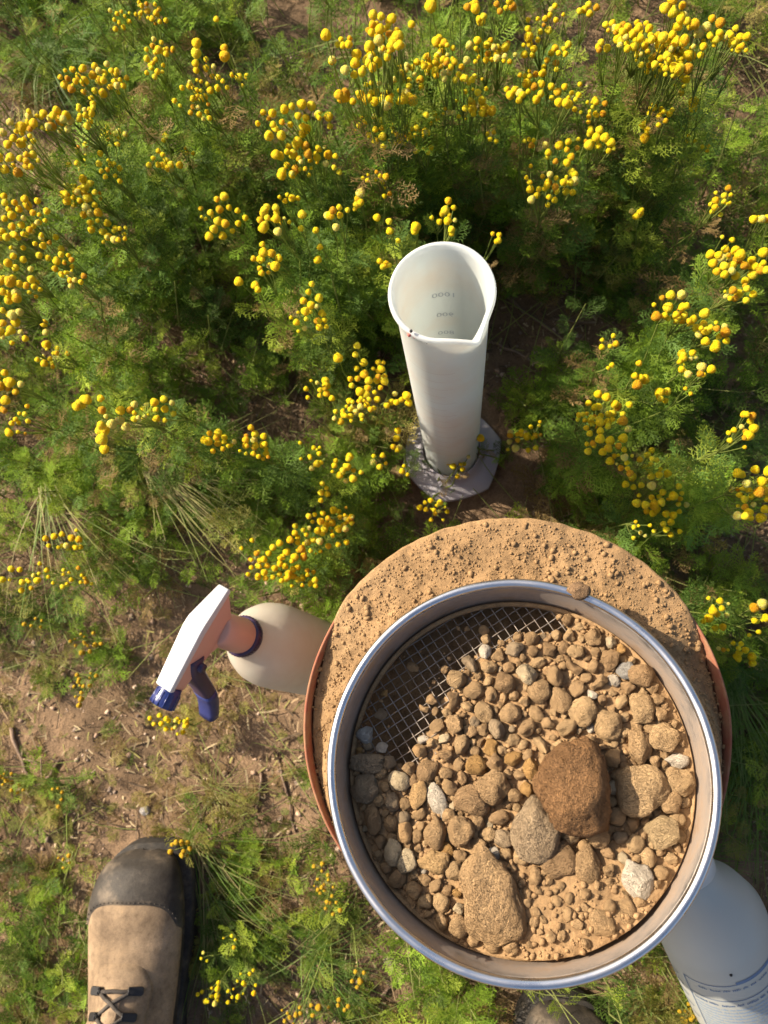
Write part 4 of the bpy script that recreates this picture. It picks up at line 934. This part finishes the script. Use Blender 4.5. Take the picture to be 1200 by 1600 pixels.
for lab_, hgt, cl in PL:
    cl = cl + [(c[0] + random.uniform(-2.2, 2.2) * max(c[3], 8), c[1] + random.uniform(-2.2, 2.2) * max(c[4], 8), random.randint(4, 8), 14, 12, random.uniform(.5, .75)) for c in cl if c[2] > 5]
    mx = sum(c[0] * c[2] for c in cl) / sum(c[2] for c in cl); my = sum(c[1] * c[2] for c in cl) / sum(c[2] for c in cl)
    p = W(mx, my, hgt * .85); k = .93; bx, by = p.x * k + random.uniform(-.012, .012), p.y * k + random.uniform(-.012, .012)
    root = tag(empty('flowering_weed', (bx, by, gh(bx, by))), lab_, 'flowering plant', 'yellow ball flowered weeds')
    b0 = Vector((bx, by, gh(bx, by))); Lv = Leaves(); st = MB()
    for (px, py, nh, hw, hh, hs) in cl:
        zc = hgt * random.uniform(.9, 1.06); c = W(px, py, zc); k = (CAM - c).length / FPX
        fork = c * .87 + b0 * .13 + Vector((random.uniform(-.008, .008), random.uniform(-.008, .008), -hgt * .06))
        shoot(Lv, st, tuple(b0 + Vector((random.uniform(-.008, .008), random.uniform(-.008, .008), 0))), tuple(fork), (2 if math.hypot(bx - base.x, by - base.y) < .12 else max(4, int(5 + hgt * 34))), .022 if math.hypot(bx - base.x, by - base.y) < .12 else .030 + .05 * hgt, GREENS if hgt > .09 else GREENS + OLIVE, .3, .1)
        got = []
        for i in range(nh):
            for _ in range(14):
                a = random.uniform(0, 6.28); q = math.sqrt(random.random()) * (1.4 + .03 * _); ox, oy = hw * q * math.cos(a), hh * q * math.sin(a)
                if all(math.hypot(ox - g[0], oy - g[1]) > 12 * hs for g in got): break
            got.append((ox, oy)); r = .0039 * hs ** .8 * random.uniform(.68, 1.18)
            if random.random() < .2: r *= .72
            hp = W(px + ox, py + oy, zc + random.uniform(-.012, .008)) if nh > 1 else W(px, py, zc)
            o = link('flower_head', HEAD[i % 4], M['yellow'], root); nheads += 1
            dv = (hp - fork).normalized() * .5 + UP * .7
            o.matrix_parent_inverse = Matrix.Identity(4); o.location = hp - b0; o.scale = (r, r, r * random.uniform(.92, 1.12)); o.rotation_euler = dv.to_track_quat('Z', 'Y').to_euler()
            u = random.random()
            o.color = (.94, .70, .010, 1) if u < .50 else (.90, .58, .010, 1) if u < .64 else (.70, .38, .012, 1) if u < .70 else (.93, .77, .03, 1) if u < .9 else (.80, .74, .18, 1)
            if hgt < .055: o.color = (.62, .42, .03, 1)
            st.tube([fork, (fork + hp) / 2 + Vector((0, 0, -.004)), hp], [.0007, .0005, .0005], 3, False)
    for v_ in Lv.V: v_ -= np.array(b0)
    st.v = [tuple(Vector(q) - b0) for q in st.v]
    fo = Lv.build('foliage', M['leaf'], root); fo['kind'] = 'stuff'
    build_tinted(st, 'stems', M['leaf'], root, (.21, .25, .06))

# ------------------------------------------------------------------ leafy ground cover
BARE = [(190, 450, 80, 1), (130, 415, 60, .9), (865, 710, 80, 1), (890, 500, 85, .95), (920, 545, 70, .9), (830, 590, 70, .9), (215, 95, 28, .9), (60, 285, 45, .8), (1000, 225, 28, .7), (1010, 250, 20, .7),
        (140, 1060, 120, .88), (50, 1130, 110, .88), (180, 1180, 130, .92), (340, 1220, 120, .9), (430, 1260, 90, .8), (90, 1280, 110, .85), (220, 1010, 70, .8), (700, 620, 40, .7), (590, 650, 30, .7), (640, 1560, 60, .8), (830, 1560, 90, .75), (980, 1560, 70, .75), (960, 720, 40, .6), (1000, 790, 30, .6), (240, 960, 60, .6), (130, 1400, 40, .5), (430, 1450, 40, .5), (690, 770, 40, .6), (430, 780, 40, .55), (330, 860, 60, .5), (560, 880, 40, .5), (380, 560, 34, .6)]
def green(px, py):
    if py > 1020 and px < 560 and py < 1290: g = .62
    else: g = 1.0
    for (x, y, r, s) in BARE:
        d2 = ((px - x) ** 2 + (py - y) ** 2) / (r * r); g *= 1 - s * math.exp(-d2 * .9)
    return g
def foot_free(x, y, m=0.0):
    if math.hypot(x - TX, y - TY) < .130 + m: return False
    if math.hypot(x - base.x, y - base.y + .012) < .088: return False
    if math.hypot(x - sb_base.x, y - sb_base.y) < .05: return False
    for t_ in (tl, tr):
        if abs(x - t_.x) < .066 and t_.y - .33 < y < t_.y + .012: return False
    q = Vector((x, y, .05)) - pb_base
    if q.dot(sdv) ** 2 < .06 ** 2 and -.02 < Vector((q.x, q.y, 0)).dot(Vector((ax.x, ax.y, 0)).normalized()) < .16: return False
    return True
def project(x, y, z=0):
    c = ROT.transposed() @ (Vector((x, y, z)) - CAM); return 600 + FPX * c.x / -c.z, 800 - FPX * c.y / -c.z
Lv = Leaves(); st = MB(); nt_ = 0; tries = 0
while nt_ < 600 and tries < 12000:
    tries += 1; x, y = random.uniform(-.78, .62), random.uniform(-.74, .92)
    px, py = project(x, y, .04); inside = -60 < px < 1260 and -80 < py < 1680
    g = green(px, py) * (.55 + .8 * max(0, .5 + fbm(x * 7, y * 7, 9, 2))) if inside else .22
    if random.random() > g or not foot_free(x, y, .02): continue
    low = py > 960 and px < 640; nt_ += 1
    h = random.uniform(.010, .035) if low else random.uniform(.05, .22) if py < 620 else random.uniform(.04, .14)
    if px > 1050 and py > 850: h = random.uniform(.03, .1)
    cols = (OLIVE + GREENS[:2]) if (py > 980 and px < 520 and py < 1290) else GREENS if random.random() < .9 else OLIVE
    ns = random.randint(2, 3)
    for _ in range(ns):
        q = (x + random.uniform(-.02, .02), y + random.uniform(-.02, .02), gh(x, y)); e = (q[0] + random.uniform(-.03, .03), q[1] + random.uniform(-.03, .03), q[2] + h * random.uniform(.7, 1.1))
        if not foot_free(q[0], q[1]): continue
        shoot(Lv, st, q, e, random.randint(4, 7) if h < .05 else random.randint(6, 9), random.uniform(.022, .036) if low else random.uniform(.028, .046), cols, .3)
for _ in range(1500):                     # thin wandering stems tangled through the leaves
    x, y = random.uniform(-.62, .42), random.uniform(-.6, .75); px, py = project(x, y, .05)
    if not foot_free(x, y, .02) or random.random() > green(px, py) * .9: continue
    low = py > 960 and px < 640; a = random.uniform(0, 6.28); L_ = random.uniform(.05, .15); z0 = random.uniform(.005, .03 if low else .10); up = random.uniform(0, .3 if low else .9)
    q0 = Vector((x, y, gh(x, y) + z0 * .4)); dv = Vector((math.cos(a), math.sin(a), up)); sv_ = Vector((-math.sin(a), math.cos(a), 0)) * random.uniform(-.35, .35)
    st.tube([q0 + dv * L_ * t_ + sv_ * L_ * t_ * t_ - Vector((0, 0, .35 * up * L_ * t_ * t_)) for t_ in (0, .33, .66, 1)], [.0008, .0007, .0006, .0004], 3, False)
for _ in range(900):                      # low mossy and dry sprigs on the barer soil
    px, py = random.uniform(-20, 600), random.uniform(960, 1600); p = W(px, py, 0)
    if not foot_free(p.x, p.y): continue
    if fbm(p.x * 9, p.y * 9, 4, 2) < -.12 and random.random() < .85: continue
    a = random.uniform(0, 6.28); Lv.leaf((p.x, p.y, gh(p.x, p.y) + random.uniform(.001, .006)), (math.cos(a), math.sin(a), random.uniform(-.05, .25)), random.uniform(.012, .03), random.choice(OLIVE + [(.24, .17, .07), (.2, .13, .06), (.12, .16, .03)]))
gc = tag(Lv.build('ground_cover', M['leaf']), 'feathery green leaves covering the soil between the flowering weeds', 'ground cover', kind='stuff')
o = build_tinted(st, 'stems', M['leaf'], gc, (.24, .26, .085)); o['kind'] = 'stuff'

# grass and straw tufts -----------------------------------------------------
def tuft(px, py, z0, dirpx, nb, length, spread, cols, label, lift=.25, w=.0007):
    c = W(px, py, z0); e = W(px + dirpx[0], py + dirpx[1], z0); dv = (e - c).normalized() if dirpx != (0, 0) else None
    root = tag(empty('grass_tuft', (c.x, c.y, gh(c.x, c.y))), label, 'grass'); V = []; F = []; C = []
    for i in range(nb):
        a = random.gauss(0, spread); L_ = length * random.uniform(.5, 1.1)
        if dv: d0 = Matrix.Rotation(a, 3, 'Z') @ dv
        else: a = random.uniform(0, 6.28); d0 = Vector((math.cos(a), math.sin(a), 0))
        p0 = Vector((random.uniform(-1, 1), random.uniform(-1, 1), 0)) * .012; lf = lift * random.uniform(.3, 1.6); cv = random.uniform(-.25, .25); col = np.array(random.choice(cols)) * random.uniform(.75, 1.25)
        sdw = Vector((-d0.y, d0.x, 0)); n0 = len(V)
        for k in range(7):
            t_ = k / 6; q = p0 + d0 * L_ * t_ + sdw * cv * L_ * t_ * t_ + UP * (z0 * .6 + L_ * lf * (t_ * 1.5 - t_ * t_ * 1.2)); ww = w * (1 - .75 * t_)
            V += [q - sdw * ww, q + sdw * ww + UP * ww * .6]; C += [col, col]
        F += [(n0 + 2 * k, n0 + 2 * k + 1, n0 + 2 * k + 3, n0 + 2 * k + 2) for k in range(6)]
    o = link('blades', mesh_np('blades', np.array(V), np.array(F), np.array(C)), M['leaf'], root, False); o['kind'] = 'stuff'
STR = [(.26, .25, .09), (.33, .28, .13), (.20, .23, .07)]; GRS = [(.10, .18, .035), (.14, .22, .05), (.17, .22, .07)]
tuft(205, 715, .13, (150, 75), 60, .16, .45, STR, 'straw coloured grass tuft sweeping out below the ochre bunch of balls', .12, .0009)
tuft(40, 760, .12, (40, 120), 26, .18, .35, STR + GRS[1:], 'green thready grass tuft at the outer edge above the dim golden cluster', .2)
tuft(1150, 1060, .05, (-20, 150), 90, .20, .45, GRS, 'fine dark green grass in the shade of the tub', .25)
tuft(1190, 1180, .05, (-40, 120), 60, .16, .5, GRS, 'shaded grass tuft between the tub and the white bottle', .25)
tuft(310, 1330, .02, (130, 130), 34, .16, .5, STR + GRS, 'thready pale green grass fanning out beside the boot toe', .12)
tuft(330, 1420, .02, (40, 140), 46, .15, .5, STR + GRS, 'second thready grass tuft along the shaded side of the boot', .12)
tuft(480, 1500, .02, (60, 70), 46, .12, .9, GRS, 'short green grass under the near edge of the sieve', .2)
tuft(860, 1545, .02, (60, 25), 40, .10, .8, GRS + STR, 'short grass between the sieve and the hidden boot toe', .2)
tuft(1010, 1560, .02, (-60, 20), 40, .10, .8, GRS, 'short bright grass beside the leaning white bottle', .2)
tuft(1080, 1330, .03, (40, 20), 30, .1, 1.0, GRS, 'dark grass hidden behind the neck of the white bottle', .2)
tuft(60, 60, .08, (0, 0), 60, .15, 1, GRS, 'dark leafy grass filling the far corner', .6)
tuft(250, 870, .02, (0, 0), 30, .09, 1, STR, 'thin dry grass beyond the spray bottle head', .3)
tuft(60, 1020, .01, (0, 0), 24, .08, 1, STR, 'sparse dry grass on the bare soil', .2)
tuft(330, 1240, .01, (0, 0), 40, .07, 1, STR, 'flattened yellowish grass on bare soil between boot and tub', .15)

# twigs, litter, gravel -------------------------------------------------------
TW = [((790, 470), (960, 560), .0028, 'thick dry brown stick slanting over litter beside the cylinder'), ((770, 540), (880, 570), .0022, 'short dry stick parallel to the thick one, nearer the cylinder'),
      ((860, 505), (930, 500), .0018, 'pale dry twig beside the thick stick'), ((900, 480), (985, 470), .0016, 'thin straight twig at the far end of the litter'),
      ((10, 1140), (60, 1230), .0030, 'dark curved stick on bare soil at the outer edge'), ((35, 1250), (90, 1185), .0032, 'grey stick crossing near the dark curved stick'),
      ((30, 1225), (70, 1290), .0026, 'short brown stick below the crossing sticks'), ((420, 1180), (470, 1300), .0018, 'thin dry twig on soil beside the tub'),
      ((400, 1210), (405, 1290), .0020, 'straight brown twig next to the thin one by the tub'), ((455, 1360), (560, 1410), .0012, 'slender pale twig in the grass below the tub'),
      ((600, 1560), (650, 1500), .0020, 'brown twig poking from under the sieve'), ((760, 1550), (770, 1600), .0024, 'stout dry stick in front of the hidden boot toe'),
      ((380, 1540), (470, 1610), .0014, 'thin twig in the green beside the boot'), ((990, 150), (1010, 290), .0024, 'brown stem lying under the single orange ball'),
      ((140, 400), (230, 470), .0018, 'dry twig across the pale soil patch'), ((840, 740), (900, 690), .0018, 'small twig on the bare soil beyond the tub')]
for (a, c, r, lab_) in TW:
    p0, p1 = W(*a, .004), W(*c, .004); P_ = []
    for k in range(7):
        t_ = k / 6; q = p0.lerp(p1, t_); sdw = Vector((-(p1 - p0).y, (p1 - p0).x, 0)); q += sdw * (.08 * math.sin(t_ * 3.1 + r * 900) + .02 * random.uniform(-1, 1)); q.z = gh(q.x, q.y) + r * .7 + .001; P_.append(q)
    root = P_[0].copy(); b = MB(); b.tube([q - root for q in P_], [r * (1 - .4 * k / 6) * random.uniform(.85, 1.1) for k in range(7)], 8)
    if r > .0021:
        m_ = P_[3] - root; dv = (p1 - p0).normalized(); s_ = Vector((-dv.y, dv.x, .2)); b.tube([m_, m_ + (dv * .5 + s_ * .6) * .018, m_ + (dv + s_) * .022], [r * .6, r * .45, r * .25], 6)
    o = b.build('twig', M['twig']); o.location = root; tag(o, lab_, 'twig', 'dry twigs on the soil')
# flat grey stone
p = W(212, 100, 0); o = link('stone', stone_mesh(301, 4, .2, 5, .8, None, .05), M['stone']); o.location = (p.x, p.y, gh(p.x, p.y) + .006); o.scale = (.018, .034, .012); o.color = (.30, .26, .25, 1)
tag(o, 'flat lilac grey stone on the ground in the far leafy gap', 'stone')
for i, (px, py, r, c, lab_) in enumerate([(230, 1266, .007, (.55, .5, .45), 'pale pebble on soil beyond the boot toe'), (330, 1250, .006, (.6, .55, .48), 'whitish pebble on bare soil between boot and tub'), (610, 1500, .008, (.5, .38, .3), 'tan stone below the sieve edge'), (680, 1550, .009, (.46, .33, .25), 'brownish stone at the near edge of the litter'), (866, 745, .010, (.6, .42, .3), 'pale clod on the bare soil beyond the tub'), (160, 425, .012, (.62, .45, .32), 'pale clod on the sunny soil patch among leaves'), (205, 460, .010, (.6, .44, .3), 'smaller clod at the edge of the sunny soil patch')]):
    p = W(px, py, 0); o = link('stone', VAR[i], M['stone']); o.location = (p.x, p.y, gh(p.x, p.y) + r * .35); o.scale = (r, r * .8, r * .6); o.color = (*c, 1); tag(o, lab_, 'stone')
pts = []; sz = []
while len(pts) < 7000:
    x, y = rng.uniform(-.62, .42), rng.uniform(-.62, .72)
    if not foot_free(x, y): continue
    s = min(.0042, .0009 * (rng.pareto(2.0) + 1)); pts.append((x, y, gh(x, y) + s * .2)); sz.append(s)
m, N, L, B = newmat('gravel'); a = N.new('ShaderNodeAttribute'); a.attribute_name = 'tint'; nn = tex_noise(N, L, 400, 4); rr = ramp(N, L, nn.outputs[0], [(.3, (.7, .7, .7)), (.7, (1.15,) * 3)])
L.new(mix(N, L, 1, a.outputs['Color'], rr.outputs[0], 'MULTIPLY'), B.inputs['Base Color']); B.inputs['Roughness'].default_value = .95
GC = np.array([(.42, .28, .18), (.34, .22, .14), (.50, .36, .25), (.24, .17, .12), (.38, .27, .19)])
tag(scatter_crumbs('gravel', pts, sz, m, 1, None, tint=lambda p: GC[rng.integers(5)] * rng.uniform(.8, 1.15)), 'loose crumbs and grit scattered over the bare soil', 'gravel', kind='stuff')
V = []; F = []; C = []; nb = 0
LC = np.array([(.30, .21, .12), (.18, .115, .065), (.36, .28, .16), (.24, .21, .07), (.10, .07, .045)])
while nb < 13000:
    x, y = rng.uniform(-.62, .42), rng.uniform(-.62, .72)
    if not foot_free(x, y): continue
    nb += 1; a = rng.uniform(0, 6.28); L_ = rng.uniform(.003, .013) if rng.random() < .85 else rng.uniform(.012, .03); w = rng.uniform(.0003, .0011); z = gh(x, y) + rng.uniform(.0008, .006); dz = rng.uniform(-.3, .5)
    dx, dy = math.cos(a), math.sin(a); n0 = len(V); col = LC[rng.integers(5)] * rng.uniform(.7, 1.2)
    for k in range(3):
        t_ = k / 2; cx, cy, cz = x + dx * L_ * t_ - dy * .15 * L_ * (t_ * t_), y + dy * L_ * t_ + dx * .15 * L_ * (t_ * t_), z + dz * L_ * t_ * (1 - .6 * t_)
        V += [(cx + dy * w, cy - dx * w, cz), (cx - dy * w, cy + dx * w, cz + w * .5)]; C += [col, col]
    F += [(n0, n0 + 1, n0 + 3, n0 + 2), (n0 + 2, n0 + 3, n0 + 5, n0 + 4)]
tag(link('leaf_litter', mesh_np('leaf_litter', np.array(V), np.array(F), np.array(C)), M['straw'], None, False), 'dry brown plant litter strewn over the soil', 'litter', kind='stuff')
print('pebbles', npeb, 'heads', nheads, 'tufts', nt_)
